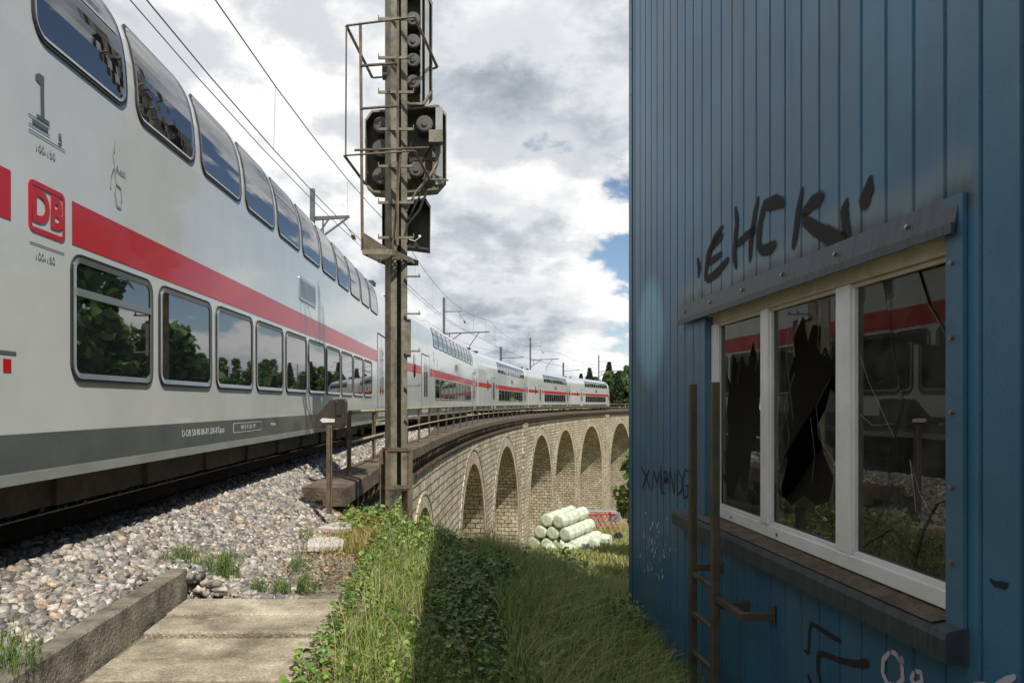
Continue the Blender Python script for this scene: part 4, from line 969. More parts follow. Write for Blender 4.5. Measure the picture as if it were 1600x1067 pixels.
lat.build('lattice', M['steel'], ma)
for z in (-.62, -1.15):
    b = MB(); b.box(ml(0, 0, z), (.36, .19, .05), R=Rm); b.build('clamp_plate', M['steel_brown'], ma)
# step irons
for i, y in enumerate((35, 95, 148, 205, 262, 318, 372, 430, 488, 546, 600, 650)):
    a = mp(593, y + 3); b = MB(); x2 = mp(647, y)
    if y < 400: b.box(((a.x + x2.x) / 2, YM - .14, a.z), (x2.x - a.x, .03, .035)); b.box((a.x, YM - .14, a.z + .02), (.012, .03, .07)); b.box((x2.x, YM - .14, a.z + .02), (.012, .03, .07))
    else: b.box((mp(645, y).x, YM - .05, a.z), (.22, .03, .022)); b.box((mp(655, y).x, YM - .05, a.z + .02), (.012, .03, .05))
    b.build('step_iron', M['steel'], ma)
# cage around the mast
cg = MB(); r_ = .014
yb_, yf_ = .35, -.45
top = [mp(640, 103, yb_), mp(683, 100, yb_ * .3), mp(650, 53, yf_), mp(548, 66, yf_), mp(578, 105, yb_), mp(606, 103, yb_)]
for a, b_ in zip(top, top[1:]): cg.bar(a, b_, .04, .012)
cg.build('guard_hoop', M['steel'], ma); cg = MB()
low = [mp(700, 282, 0), mp(672, 284, -.1), mp(650, 253, yf_), mp(545, 260, yf_), mp(570, 285, .1)]
for a, b_ in zip(low, low[1:]): cg.bar(a, b_, .04, .012)
cg.bar(mp(700, 282, 0), mp(640, 250, .2), .035, .01)
cg.build('guard_hoop', M['steel'], ma)
cg = MB(); cg.tube([mp(548, 66, yf_), mp(547, 262, yf_)], .012, 6); cg.bar(mp(569, 62, yf_), mp(572, 402, yf_), .04, .02); cg.bar(mp(625, 56, yf_), mp(624, 392, yf_ + .1), .035, .02)
cg.bar(mp(570, 126, yf_), mp(624, 122, yf_), .045, .02); cg.bar(mp(570, 190, yf_), mp(624, 186, yf_), .045, .02); cg.bar(mp(630, 250, yf_), mp(615, 405, yf_ + .2), .03, .02)
cg.bar(mp(560, 252, yf_), mp(672, 248, yf_), .04, .02)
cg.build('guard_upright', M['steel_brown'], ma)
pf = MB(); a, b_, c_, d_ = mp(573, 402, -.5), mp(617, 403, -.55), mp(651, 422, .25), mp(600, 415, .3)
fl = [Vector((p.x, p.y, mp(0, 405).z)) for p in (mp(573, 0, -.5), mp(617, 0, -.5), mp(652, 0, .3), mp(600, 0, .3))]
for p, q_ in zip(fl, fl[1:] + fl[:1]): pf.bar(p, q_, .012, .07)
for k in range(1, 12):
    t = k / 12; pf.bar(fl[0].lerp(fl[3], t), fl[1].lerp(fl[2], t), .006, .025)
for k in range(1, 9):
    t = k / 9; pf.bar(fl[0].lerp(fl[1], t), fl[3].lerp(fl[2], t), .006, .025)
pf.build('platform_grating', M['steel'], ma)
pl_ = MB(); pl_.prism([mp(574, 376, -.5), mp(574, 402, -.5), mp(614, 402, -.5)], (0, .008, 0)); pl_.build('kick_plate', M['steel_brown'], ma)
jb_ = MB(); jb_.box(mp(635.5, 528, .05), (.11, .10, .53)); jb_.build('junction_box', M['steel'], ma, bevel=.008)
jb_ = MB(); jb_.box(mp(603, 114, 0), (.10, .12, .17)); jb_.build('cable_box', M['steel_dark'], ma, bevel=.008)
# signal heads, seen from behind
M['head_plate'] = mat('signal_board', (.06, .054, .04), (.19, .165, .115), 2.5, .6, bump=.1); M['lamp_cap'] = mat('lamp_cap', (.05, .046, .042), (.10, .092, .08), 6, .5)
def head(name, label, poly, depth, y0, edge='steel', plate='head_plate'):
    h = thing(name, label, None); h.parent = ma; h.location = Vector((poly[0][0] * KM - PX * KM, YM, mp(0, poly[0][1]).z)) - ma.location
    b = MB(); pts = [mp(x, y, y0 + depth) for x, y in poly]; b.prism(pts, (0, .01, 0)); b.build('back_board', M[plate], h)
    rm_ = MB(); n_ = len(poly)
    for i in range(n_):
        p, q_ = mp(*poly[i], y0), mp(*poly[(i + 1) % n_], y0); rm_.face([p, q_, q_ + Vector((0, depth, 0)), p + Vector((0, depth, 0))])
        p2, q2 = p + Vector((.004, 0, .004)), q_
        rm_.bar(p, q_, .012, .03)
    rm_.build('rim', M[edge], h); return h
h1 = head('signal_head', 'tall narrow signal head at the top of the mast, seen from behind', [(622, -25), (664, -22), (675, 4), (675, 140), (661, 160), (640, 160), (622, 150)], .30, .05, 'steel')
def lamp(h, x, y, r, dy=.08, L_=.2):
    b = MB(); p = mp(x, y, dy); b.cyl(p, p + Vector((0, L_, 0)), r * KM, 20); b.cyl(p + Vector((0, -.012, 0)), p, r * KM * .86, 20); b.cyl(p + Vector((0, -.03, 0)), p + Vector((0, -.012, 0)), r * KM * .35, 12)
    for k in range(3): b.tube([p + Vector((r * KM * .8 * math.cos(k), -.0, r * KM * .8 * math.sin(k))), p + Vector((r * KM * 1.0 * math.cos(k), .2, r * KM * 1.1 * math.sin(k)))], .008, 5)
    b.build('lamp_housing', M['lamp_cap'], h, smooth=False)
for y in (25, 60, 90, 124): lamp(h1, 645, y, 11)
b = MB(); b.box(mp(658, 75, .12), (.02, .05, 1.5)); b.box(mp(667, 75, .07), (.06, .012, 1.6)); b.build('mounting_rail', M['galv'], h1)
h2 = head('signal_head', 'broad chamfered signal head in the middle of the mast, seen from behind', [(580, 170), (614, 168), (640, 166), (684, 161), (697, 176), (697, 276), (683, 292), (640, 296), (606, 298), (582, 296), (570, 284), (570, 184)], .28, .10, 'steel')
for (x, y, r) in ((595, 192, 13), (595, 228, 14), (595, 272, 14), (663, 190, 13), (650, 262, 12)): lamp(h2, x, y, r)
b = MB(); b.box(mp(681, 217, -.05), (.19, .14, .17)); b.tube([mp(682, 228, 0), mp(684, 250, .05), mp(672, 275, 0), mp(650, 300, 0), mp(635, 330, 0)], .018, 6); b.build('cable_entry', M['steel'], h2)
b = MB(); b.box(mp(686, 225, .08), (.10, .012, 1.1)); b.build('mounting_rail', M['galv'], h2)
b = MB(); b.prism([mp(660, 186, .3), mp(640, 214, .3), mp(637, 243, .3), mp(657, 243, .3), mp(672, 212, .3)], (0, .01, 0)); b.box(mp(668, 242, .2), (.45, .04, .05)); b.build('inner_bracket', M['box_dark'], h2)
h3 = head('signal_head', 'low dark square signal head under the middle one on the mast', [(597, 316), (640, 312), (664, 309), (672, 322), (671, 388), (640, 384), (597, 384)], .30, .06, 'steel_dark', 'box_dark')
b = MB(); b.tube([mp(667, 300, -.02), mp(655, 330, -.02), mp(637, 352, -.02), mp(632, 372, -.02)], .02, 6); b.tube([mp(668, 268, -.02), mp(655, 310, -.05), mp(638, 345, -.05)], .015, 6); b.build('cable', M['rubber'], h3)
b = MB(); b.tube([mp(637, 374, -.03), mp(648, 378, -.04), mp(656, 372, -.03)], .006, 5); b.cyl(mp(656, 370, -.04), mp(656, 370, 0), .02, 10); b.build('white_lead', M['white_enamel'], h3)
# box with an arrow plate on a post
YP = 9.6; KP = YP / F
def pp(x, y, dy=0.0): return Vector(((x - PX) * KP, YP + dy, (HZ - y) * KP))
bp = thing('track_phone_box', 'dark metal box with a white arrow plate on a short post', 'box on post', pp(514, 803))
b = MB(); b.box(pp(511.5, 733, .0), (.012, .07, 1.14)); b.box(pp(518, 733), (.012, .07, 1.14)); b.box(pp(515, 733), (.05, .012, 1.14)); b.build('post', M['steel_brown'], bp)
b = MB(); b.prism([pp(494, 668), pp(494, 650), pp(516, 624), pp(537, 622), pp(539, 628), pp(539, 663), pp(534, 669)], (0, .26, 0)); b.build('box_body', M['box_dark'], bp, bevel=.012)
b = MB(); b.box(pp(529, 640, -.008), (.075, .016, .15)); b.build('hatch', M['rubber'], bp, bevel=.004); b = MB(); b.sphere(pp(526, 629, -.012), .02, 8, (1, .5, 1)); b.build('knob', M['steel_dark'], bp)
b = MB(); b.prism([pp(500, 656.5, -.006), pp(504, 653, -.006), pp(523, 654.5, -.006), pp(523, 659.5, -.006), pp(504, 660, -.006)], (0, .005, 0)); ap = b.build('arrow_plate', M['white_enamel'], bp)
b = MB(); b.box(pp(507, 656.7, -.008), (.008, .004, .008)); b.box(pp(516, 657, -.008), (.008, .004, .008)); b.build('plate_screw', M['steel_dark'], ap)
# ledge under the box: part of the terrain there

# ------------------------------------------------------------------ overhead line
def mast_A(s, off, label, h=10.2, arm=3.9):
    b0 = P(s, off, rz(s) - .6); th = TH0 + s / R_T
    m_ = thing('catenary_mast', label, 'catenary mast', b0, -th, 'catenary masts along the viaduct')
    c_ = MB(); c_.box((0, 0, h / 2 + .3), (.19, .022, h)); c_.box((0, -.12, h / 2 + .3), (.19, .022, h)); c_.box((0, -.06, h / 2 + .3), (.02, .12, h)); c_.build('column', M['mast_grey'], m_, local=True)
    c_ = MB(); z = 7.45 if s > 10 else 9.4; c_.bar((0, 0, z), (arm, 0, z + .06), .10); c_.bar((.1, 0, z - .95), (1.5, 0, z), .07); c_.bar((.45, 0, z), (.45, 0, z - .75), .06); c_.bar((arm - .9, 0, z), (arm - 1.7, 0, z - 1.1), .06); c_.bar((arm - 1.7, 0, z - 1.1), (arm - 1.7, 0, z - 1.6), .05)
    c_.bar((0, 0, h - .9), (1.6, 0, h - .9), .06); c_.bar((1.2, 0, h - .9), (1.8, 0, h - 1.8), .03); c_.build('cantilever', M['mast_grey'], m_, local=True)
    c_ = MB()
    for k in range(4): c_.cyl((1.75 + k * .02, 0, h - 1.75 - k * .05), (1.75 + k * .02, 0, h - 1.72 - k * .05), .09, 8)
    c_.build('insulator', M['box_dark'], m_, local=True); return m_
def mast_B(x, y, label, h=9.2):
    m_ = thing('catenary_mast', label, 'catenary mast', (x, y, -1.4), -.3, 'catenary masts along the viaduct')
    c_ = MB(); c_.box((0, 0, h / 2 + .6), (.3, .26, h + .4)); c_.build('column', M['mast_grey'], m_, local=True)
    c_ = MB(); c_.bar((0, 0, h - .9), (3.4, 0, h - .8), .1); c_.bar((0, 0, h - 3.0), (3.2, 0, h - 2.95), .08); c_.bar((3.0, 0, h - 2.95), (3.8, 0, h - 2.7), .05); c_.build('cantilever', M['mast_grey'], m_, local=True)
sA = [7.5, 39.0, 79.0, 119.5, 152]
lA = ['nearest catenary mast, rising just above the roof of the nearest car', 'catenary mast above the second train car, with a long bracket to the right', 'catenary mast above the fourth train car, its bracket reaching right', 'catenary mast by the rounded end car, against the dark trees', 'farthest catenary mast, at the corner of the blue building']
for s_, l_2 in zip(sA, lA): mast_A(s_, -3.6, l_2, h=10.2 if s_ > 10 else 10.4, arm=3.9 if s_ > 10 else 1.6)
mast_B(7.8, 110, 'slim mast with two short arms behind the third train car'); mast_B(23.2, 150, 'slim mast with two short arms behind the fourth train car')
sup = [-32.5, 7.5, 39, 79, 119.5, 152, 190]
def wire(name, fn, label, r=.011, group='overhead wires above the train'):
    pts = []
    for a, b in zip(sup, sup[1:]):
        for k in range(12): t = k / 12; s_ = a + (b - a) * t; pts.append(fn(s_, t, b - a))
    mb = MB(); mb.tube(pts, r, 5); o = mb.build(name, M['wire']); tag(o, label, 'wire', group); return o
cz = lambda s: rz(s) + 6.0
def woff(s): return .35 if s < 40 else .15
def st(t): return .2 * math.cos(2 * PI * t)
wire('contact_wire', lambda s, t, L_: P(s, woff(s) + st(t) * .5, cz(s)), 'lowest of the overhead wires, running close above the train roof')
wire('auxiliary_wire', lambda s, t, L_: P(s, woff(s) + st(t) * .5 - .25, cz(s) + .05), 'thin overhead wire just above the lowest one', .009)
wire('messenger_wire', lambda s, t, L_: P(s, woff(s) + st(t) * .3, cz(s) + 1.25 + .55 * (2 * t - 1) ** 2), 'sagging upper overhead wire that the droppers hang from', .012)
wire('feeder_wire', lambda s, t, L_: P(s, -5.2, rz(s) + 7.2 - .0 + .8 * (2 * t - 1) ** 2), 'upper wire left of the masts, over the far side of the train', .011)
wire('second_contact_wire', lambda s, t, L_: P(s, -5.2, rz(s) + 5.6), 'lower wire left of the masts, over the far side of the train', .011)
for i, (a, b) in enumerate(zip(sup[:5], sup[1:6])):
    for k in (1, 3, 5, 7, 9, 11):
        t = k / 12; s_ = a + (b - a) * t
        if s_ < -16: continue
        p0, p1 = P(s_, woff(s_) + st(t) * .5, cz(s_)), P(s_, woff(s_) + st(t) * .3, cz(s_) + 1.25 + .55 * (2 * t - 1) ** 2)
        mb = MB(); mb.tube([p0, p1], .004 if s_ < 20 else .008, 4); o = mb.build('dropper', M['wire']); tag(o, 'thin vertical dropper between the upper and lower overhead wires', 'dropper', 'droppers of the overhead line')

# ------------------------------------------------------------------ vegetation
def blades(name, P0, hgt, wid, lean, cols, m, parent=None):
    n = len(P0); az_ = RNG.uniform(0, 2 * PI, n); d = np.stack([np.cos(az_), np.sin(az_), np.zeros(n)], 1); sd = np.stack([-np.sin(az_), np.cos(az_), np.zeros(n)], 1)
    up = np.array([0, 0, 1.]); Vv = np.empty((n, 5, 3)); w_ = wid[:, None]; h_ = hgt[:, None]; le = lean[:, None]
    Vv[:, 0] = P0 - sd * w_; Vv[:, 1] = P0 + sd * w_
    mid = P0 + up * h_ * .55 + d * le * h_ * .25
    Vv[:, 2] = mid + sd * w_ * .8; Vv[:, 3] = mid - sd * w_ * .8; Vv[:, 4] = P0 + up * h_ * (1 - .35 * le) + d * le * h_
    base = (np.arange(n) * 5)[:, None]
    T = np.concatenate([base + np.array([[0, 1, 2]]), base + np.array([[0, 2, 3]]), base + np.array([[3, 2, 4]])], 0)
    cc = np.repeat(cols, 5, 0); return bulk(name, Vv.reshape(-1, 3), T, m, cc, parent)
def leaves(name, C, size, cols, m, parent=None, flat=.5):
    n = len(C); nr = RNG.normal(0, 1, (n, 3)); nr[:, 2] = np.abs(nr[:, 2]) + flat * 2; nr /= np.linalg.norm(nr, axis=1)[:, None]
    t = RNG.normal(0, 1, (n, 3)); t -= nr * (t * nr).sum(1)[:, None]; t /= np.linalg.norm(t, axis=1)[:, None]; b = np.cross(nr, t); s_ = size[:, None]
    Vv = np.empty((n, 6, 3)); sh_ = [(-.5, 0, 0), (-.2, .42, .1), (.25, .34, .06), (.62, 0, -.08), (.25, -.34, .06), (-.2, -.42, .1)]
    for k, (a, c, d) in enumerate(sh_): Vv[:, k] = C + t * s_ * a + b * s_ * c + nr * s_ * d
    base = (np.arange(n) * 6)[:, None]; Q = np.concatenate([base + np.array([[0, 1, 2, 3]]), base + np.array([[0, 3, 4, 5]])], 0)
    return bulk(name, Vv.reshape(-1, 3), Q, m, np.repeat(cols, 6, 0), parent)
def patch(x, y, f=.9, seed=0.): return noise.noise(Vector((x * f, y * f, seed)))
# long grass
def grass_pts(n, x0, x1, y0, y1, test, power=1.0):
    out = []
    while len(out) < n:
        u = random.random() ** power; y = y0 + (y1 - y0) * u; x = random.uniform(x0, x1)
        if x > wx(y) - .05 and y < YC + .1: continue
        if test(x, y): out.append((x, y, H(x, y)))
    return np.array(out)
random.seed(21)
gpal = np.array([(.14, .25, .03), (.22, .33, .04), (.28, .38, .06), (.10, .21, .03), (.36, .32, .13), (.44, .38, .20)])
def gcol(n, dry=.2):
    p = np.array([.25, .27, .2, .28 * (1 - dry), dry * .8, dry * .5]); p /= p.sum(); return gpal[RNG.choice(6, n, p=p)] * RNG.uniform(.55, 1.3, (n, 1))
pts = grass_pts(75000, -.80, 3.0, 3.6, 12.5, lambda x, y: (patch(x, y, .8) > -.55 or x > .8) and (x > -.66 + .25 * patch(x, y, 2) or y > 8.6), 1.15)
h_ = RNG.uniform(.10, .38, len(pts)) * (1 + .9 * (pts[:, 0] > .45)) * np.where((pts[:, 1] > 8.3) & (pts[:, 0] < .3), .62, 1.0); b = blades('long_grass', pts, h_, RNG.uniform(.002, .0045, len(pts)), RNG.uniform(.1, 1.1, len(pts)), gcol(len(pts), .42), M['grass'])
tag(b, 'tall green and straw coloured grass between the path and the blue building', 'grass', kind='stuff')
pts = grass_pts(52000, -2.2, 9, 11.5, 30, lambda x, y: not (s_off(x, y)[1] < 2.6 and s_off(x, y)[0] > -12), 1.25)
h_ = RNG.uniform(.25, .75, len(pts)) * np.where(pts[:, 1] < 13.5, np.where(pts[:, 0] > .2, 1.0, .5), np.where(pts[:, 0] > .2, 1.1, .8)); b = blades('slope_grass', pts, h_, RNG.uniform(.004, .009, len(pts)), RNG.uniform(.05, .6, len(pts)), gcol(len(pts), .35), M['grass'])
tag(b, 'tall sunlit grass on the slope falling towards the viaduct', 'grass', kind='stuff')
pts = grass_pts(45000, 3, 45, 50, 118, lambda x, y: s_off(x, y)[1] > 3.2 and x / y < .30, 1.0)
cc = gcol(len(pts), .9); h_ = RNG.uniform(.2, .7, len(pts)); b = blades('meadow_grass', pts, h_, RNG.uniform(.02, .04, len(pts)), RNG.uniform(.1, .7, len(pts)), cc, M['grass'])
tag(b, 'dry yellow meadow grass on the valley floor in front of the arches', 'grass', kind='stuff')
pts = grass_pts(3200, -.75, 3.0, 3.7, 14.5, lambda x, y: True, 1.0); b = blades('grass_stalks', pts, RNG.uniform(.35, .75, len(pts)), RNG.uniform(.0012, .0025, len(pts)), RNG.uniform(.1, .9, len(pts)), np.array([(.42, .38, .17), (.34, .36, .12), (.5, .44, .27)])[RNG.integers(0, 3, len(pts))] * RNG.uniform(.7, 1.1, (len(pts), 1)), M['grass'])
tag(b, 'pale dry grass stalks standing above the green grass by the path', 'grass', kind='stuff')
# grass at the ballast foot
def test2(x, y): return -1.95 < x < -.7
pts = grass_pts(5200, -1.75, -.75, 7.8, 11.6, lambda x, y: random.random() < sstep(-1.75, -.95, x)); pts[:, 2] += .02
cc = gcol(len(pts), .8) * np.array([1.25, .95, .9]); b = blades('verge_grass', pts, RNG.uniform(.06, .26, len(pts)), RNG.uniform(.002, .004, len(pts)), RNG.uniform(.2, 1.0, len(pts)), cc, M['grass'])
tag(b, 'dry reddish weeds at the foot of the ballast near the boxed post', 'weeds', kind='stuff')
# ivy and low leaves
C = []
while len(C) < 15000:
    y = 3.6 + random.random() ** 1.15 * 8; x = random.uniform(-1.0, 2.1)
    if x > wx(y) - .06: continue
    edge = -.80 + .10 * patch(x, y, 3, 4)
    if x < edge - .06: continue
    if x > -.55 and patch(x, y, 1.3, 2) < (.0 if x < .3 else -.02): continue
    d_ = abs(patch(x, y, 1.5, 9)); C.append((x, y, max(H(x, y), -1.60 if x < -.7 else -9) + random.uniform(.01, .16 + .25 * sstep(-.5, .6, x))))
C = np.array(C); ip = np.array([(.13, .23, .04), (.20, .31, .055), (.08, .16, .03), (.25, .36, .07), (.22, .14, .06)]); cc = ip[RNG.choice(5, len(C), p=[.3, .28, .27, .1, .05])] * RNG.uniform(.75, 1.2, (len(C), 1))
tag(leaves('ivy', C, RNG.uniform(.022, .055, len(C)), cc, M['ivy']), 'ivy leaves creeping over the right edge of the path', 'ivy', kind='stuff')
# low leafy cover on the slope further on
C = []
while len(C) < 16000:
    y = 8.5 + random.random() ** 1.2 * 16; x = random.uniform(-1.4, 6)
    if x > wx(y) - .06 and y < YC + .1: continue
    s2, o2 = s_off(x, y)
    if o2 < 2.7 and s2 > -12.6: continue
    if patch(x, y, .5, 5) < -.02: continue
    C.append((x, y, H(x, y) + random.uniform(.03, .28 if y < 13.5 else .5)))
C = np.array(C); cc = ip[RNG.choice(5, len(C), p=[.3, .28, .27, .13, .02])] * RNG.uniform(.7, 1.2, (len(C), 1))
tag(leaves('undergrowth', C, RNG.uniform(.035, .09, len(C)), cc, M['leaf']), 'leafy undergrowth covering the bank below the mast', 'undergrowth', kind='stuff')
C = []
while len(C) < 9000:
    a = random.gauss(0, .36); b2 = random.gauss(0, .75); x, y = .22 + a, 6.6 + b2
    if x > wx(y) - .06 or x < -.25: continue
    C.append((x, y, H(x, y) + random.uniform(.05, .42) * math.exp(-(a / .5) ** 2)))
C = np.array(C); cc = ip[RNG.choice(5, len(C), p=[.3, .2, .4, .08, .02])] * RNG.uniform(.6, 1.1, (len(C), 1)) * .85
tag(leaves('ivy_mound', C, RNG.uniform(.03, .06, len(C)), cc, M['ivy'], None, .6), 'dense dark ivy in the shade right of the sunlit grass strip', 'ivy', kind='stuff')
C = []
while len(C) < 5200:
    y = random.uniform(6.3, 11.4); x = random.uniform(-1.85, -.75)
    if random.random() > sstep(-1.9, -1.2, x): continue
    C.append((x, y, -1.60 + random.uniform(-.02, .07)))
C = np.array(C); cc = np.array([(.30, .17, .09), (.36, .26, .14), (.22, .13, .07), (.24, .28, .08), (.40, .33, .22)])[RNG.integers(0, 5, len(C))] * RNG.uniform(.6, 1.1, (len(C), 1))
tag(leaves('dry_litter', C, RNG.uniform(.012, .035, len(C)), cc, M['leaf'], None, .1), 'reddish dry litter and seedlings where the ballast meets the grass', 'litter', kind='stuff')
C = []
while len(C) < 11000:
    y = 3.7 + random.random() * 7; x = random.uniform(-.75, 2.3)
    if x > wx(y) - .06 or patch(x, y, 2.4, 7) < .05: continue
    C.append((x, y, H(x, y) + random.uniform(.03, .34)))
C = np.array(C); cc = ip[RNG.choice(5, len(C), p=[.27, .3, .2, .2, .03])] * RNG.uniform(.7, 1.25, (len(C), 1))
tag(leaves('weeds', C, RNG.uniform(.015, .04, len(C)), cc, M['leaf'], None, .1), 'small leaved weeds mixed into the grass beside the path', 'weeds', kind='stuff')
# leafy shrubs one can tell apart
def shrub(name, label, c, r, n, ls, pal_, group=None, cat='shrub', spiky=False):
    t = thing(name, label, cat, c, group=group); q = MB()
    random.seed(int(c[0] * 100 + c[1] * 10)); cen = [Vector((random.gauss(0, .45), random.gauss(0, .45), random.uniform(.25, 1.0))) for _ in range(14)]
    for k in cen: q.tube([(0, 0, -.1), (k.x * r[0] * .5, k.y * r[1] * .5, k.z * r[2] * .5), (k.x * r[0], k.y * r[1], k.z * r[2])], [.012 * r[2] + .004, .007 * r[2] + .003, .003], 5)
    q.build('stem', M['bark'], t, local=True)
    ci = RNG.integers(0, 14, n); ce = np.array([tuple(k) for k in cen])[ci] * np.array(r); L_ = ce + RNG.normal(0, .19, (n, 3)) * np.array(r)
    L_[:, 2] = np.maximum(L_[:, 2], .0); cc = np.array(pal_)[RNG.integers(0, len(pal_), n)] * RNG.uniform(.7, 1.25, (n, 1))
    leaves('foliage', L_, RNG.uniform(.7, 1.3, n) * ls, cc, M['leaf'], t); return t
dk_ = [(.08, .17, .04), (.12, .23, .05), (.06, .12, .03), (.18, .29, .07)]; lt_ = [(.12, .19, .04), (.18, .26, .05), (.09, .15, .03), (.22, .28, .08)]
shrub('shrub', 'dark leafy bush standing behind the ivy in the shade', (.32, 8.3, H(.32, 8.3)), (.42, .5, .36), 1800, .045, dk_)
shrub('shrub', 'light green leafy bush at the foot of the signal mast', (-1.42, 11.0, -1.95), (.30, .30, .32), 1300, .04, lt_)
shrub('shrub', 'leafy bush below the bales, left of the blue building corner', (2.1, 13.0, H(2.1, 13)), (.8, .8, .8), 2600, .07, dk_)
shrub('shrub', 'leafy weeds rising in front of the third arch', (1.3, 15.5, H(1.3, 15.5)), (.8, .8, 1.0), 2600, .07, lt_)
shrub('shrub', 'low shaded leafy bush at the foot of the blue building', (1.75, 8.2, H(1.75, 8.2)), (.5, .5, .38), 1700, .05, dk_)
shrub('shrub', 'tall shaded weeds in front of the first large arch', (.12, 14.2, H(.12, 14.2)), (.45, .5, .72), 2400, .05, dk_)
shrub('shrub', 'half sunlit leafy weeds just right of the mast, hiding the low arch', (-.55, 13.4, H(-.55, 13.4)), (.40, .4, .40), 2000, .045, lt_)
shrub('shrub', 'tall weeds in the shade below the second arch', (.95, 14.6, H(.95, 14.6)), (.6, .5, .80), 2400, .05, dk_)
# horsetail clumps on the ballast
def horsetail(x, y, z, r, h, n, label):
    t = thing('horsetail_clump', label, 'weed clump', (x, y, z), group='green horsetail clumps growing in the ballast')
    m_ = n; P0 = []; H_ = []; W_ = []; Ln = []
    a = RNG.uniform(0, 2 * PI, m_); rr = r * np.sqrt(RNG.uniform(0, 1, m_)); bx = rr * np.cos(a); by = rr * np.sin(a); hh = h * RNG.uniform(.5, 1, m_) * (1 - .45 * rr / r)
    V_ = [];
    Pn = np.stack([bx, by, np.zeros(m_)], 1); blist = [Pn]; hl = [hh]
    for k in range(9):
        t_k = .18 + .085 * k; q = Pn.copy(); q[:, 2] += hh * t_k; q[:, :2] += RNG.normal(0, .004, (m_, 2)); blist.append(q); hl.append(hh * .30 * RNG.uniform(.6, 1.1, m_))
    Pa = np.concatenate(blist); Ha = np.concatenate(hl); ln = np.concatenate([RNG.uniform(.0, .35, m_), RNG.uniform(.6, 1.1, 9 * m_)])
    cc = np.array([(.13, .22, .05), (.19, .29, .07), (.10, .17, .04)])[RNG.integers(0, 3, len(Pa))] * RNG.uniform(.8, 1.2, (len(Pa), 1))
    blades('stems', Pa, Ha, np.full(len(Pa), .0018), ln, cc, M['grass'], t)
for (px, py, z, r, h, n, lb) in ((325, 905, -1.50, .13, .22, 60, 'largest green horsetail clump, at the end of the kerb'), (350, 915, -1.56, .10, .20, 50, 'horsetail clump just right of the kerb end, at the slab'), (288, 880, -1.36, .09, .14, 36, 'horsetail clump on the kerb end, left of the largest one'), (262, 885, -1.34, .05, .10, 20, 'small horsetail tuft left of the kerb end'), (360, 880, -1.42, .06, .13, 22, 'small horsetail tuft among stones behind the largest clump'), (405, 925, -1.58, .05, .11, 22, 'small horsetail tuft at the slab edge, left of two others'), (440, 928, -1.58, .05, .13, 24, 'middle horsetail tuft along the slab edge'), (478, 925, -1.58, .06, .14, 30, 'right horsetail tuft along the slab edge'), (465, 890, -1.55, .06, .12, 24, 'horsetail tuft behind the slab edge, near the dark slab'), (100, 925, -1.30, .05, .10, 20, 'lone small tuft among stones left of the kerb'), (18, 1045, -1.34, .10, .16, 34, 'tuft at the bottom left corner beside the kerb'), (478, 840, -1.5, .06, .10, 16, 'faint tuft in the ballast near the pale slabs')):
    Y = -z * F / (py - HZ); horsetail((px - PX) / F * Y, Y, z, r * 1.5, h * 1.75, int(n * 2.2), lb)
# wild flowers
def dandelion(p, label):
    t = thing('seed_head', label, 'seed head', p); b = MB(); b.tube([(0, 0, 0), (.01, 0, .3), (0, 0, .55)], .003, 5); b.build('stalk', M['bark'], t, local=True); b = MB(); b.sphere((0, 0, .56), .035, 8); b.build('puff', M['slab_pale'], t, local=True)
pt_ = at(630, 817, 10); pt_.z -= .55; dandelion(pt_, 'round pale seed head at the foot of the signal mast')
# ------------------------------------------------------------------ trees
def make_tree(name, h, rw, kind, n, ls, pal_, seed):
    random.seed(seed); t = thing(name, 'x', 'tree'); tr = MB()
    ctr = []
    if kind == 'broad':
        tr.tube([(0, 0, -.5), (.1, 0, h * .25), (.0, .1, h * .55), (0, 0, h * .85)], [.045 * h * .6, .035 * h * .6, .02 * h * .6, .004 * h], 8)
        for i in range(34):
            a = random.uniform(0, 2 * PI); z = random.uniform(.22, .97); w2 = rw * (math.sin(PI * min(1, (z - .08) / .98)) ** .6) * random.uniform(.45, 1.0)
            p = Vector((math.cos(a) * w2, math.sin(a) * w2, z * h)); ctr.append((p, rw * random.uniform(.16, .34)))
            tr.tube([(0, 0, z * h * .6), (p.x * .5, p.y * .5, z * h * .75), tuple(p)], [.012 * h * .6, .007 * h * .6, .02], 5)
    else:
        tr.tube([(0, 0, -.5), (0, 0, h * .5), (0, 0, h * .98)], [.025 * h * .6, .015 * h * .6, .02], 8)
        k = 0
        for z in np.arange(.14, .98, .045):
            for j in range(6):
                a = j * 1.05 + k + random.uniform(-.3, .3); w2 = rw * (1 - z) ** .85 * random.uniform(.55, 1.1); p = Vector((math.cos(a) * w2, math.sin(a) * w2, z * h - w2 * .25))
                ctr.append((p * 1.0, .10 * rw + .22 * rw * (1 - z))); 
            k += .5
    tr.build('trunk', M['bark'], t, local=True)
    ce = np.array([tuple(p) for p, r in ctr]); rr = np.array([r for p, r in ctr]); ci = RNG.integers(0, len(ctr), n)
    d = RNG.normal(0, 1, (n, 3)); d /= np.linalg.norm(d, axis=1)[:, None]; L_ = ce[ci] + d * (rr[ci] * RNG.uniform(.3, 1.1, n) ** .6)[:, None]
    tone = RNG.uniform(.7, 1.3, len(ctr))[ci]; cc = np.array(pal_)[RNG.integers(0, len(pal_), n)] * tone[:, None] * RNG.uniform(.8, 1.2, (n, 1))
    leaves('crown', L_, RNG.uniform(.7, 1.3, n) * ls, cc, M['leaf'], t, .2); return t
tb = make_tree('deciduous_tree', 11, 4.4, 'broad', 7000, .42, lt_, 4); tb2 = make_tree('deciduous_tree', 12, 4.0, 'broad', 7000, .42, dk_, 9); tf = make_tree('fir_tree', 12, 2.6, 'fir', 6000, .40, [(.03, .06, .025), (.05, .085, .03), (.025, .05, .02)], 5)
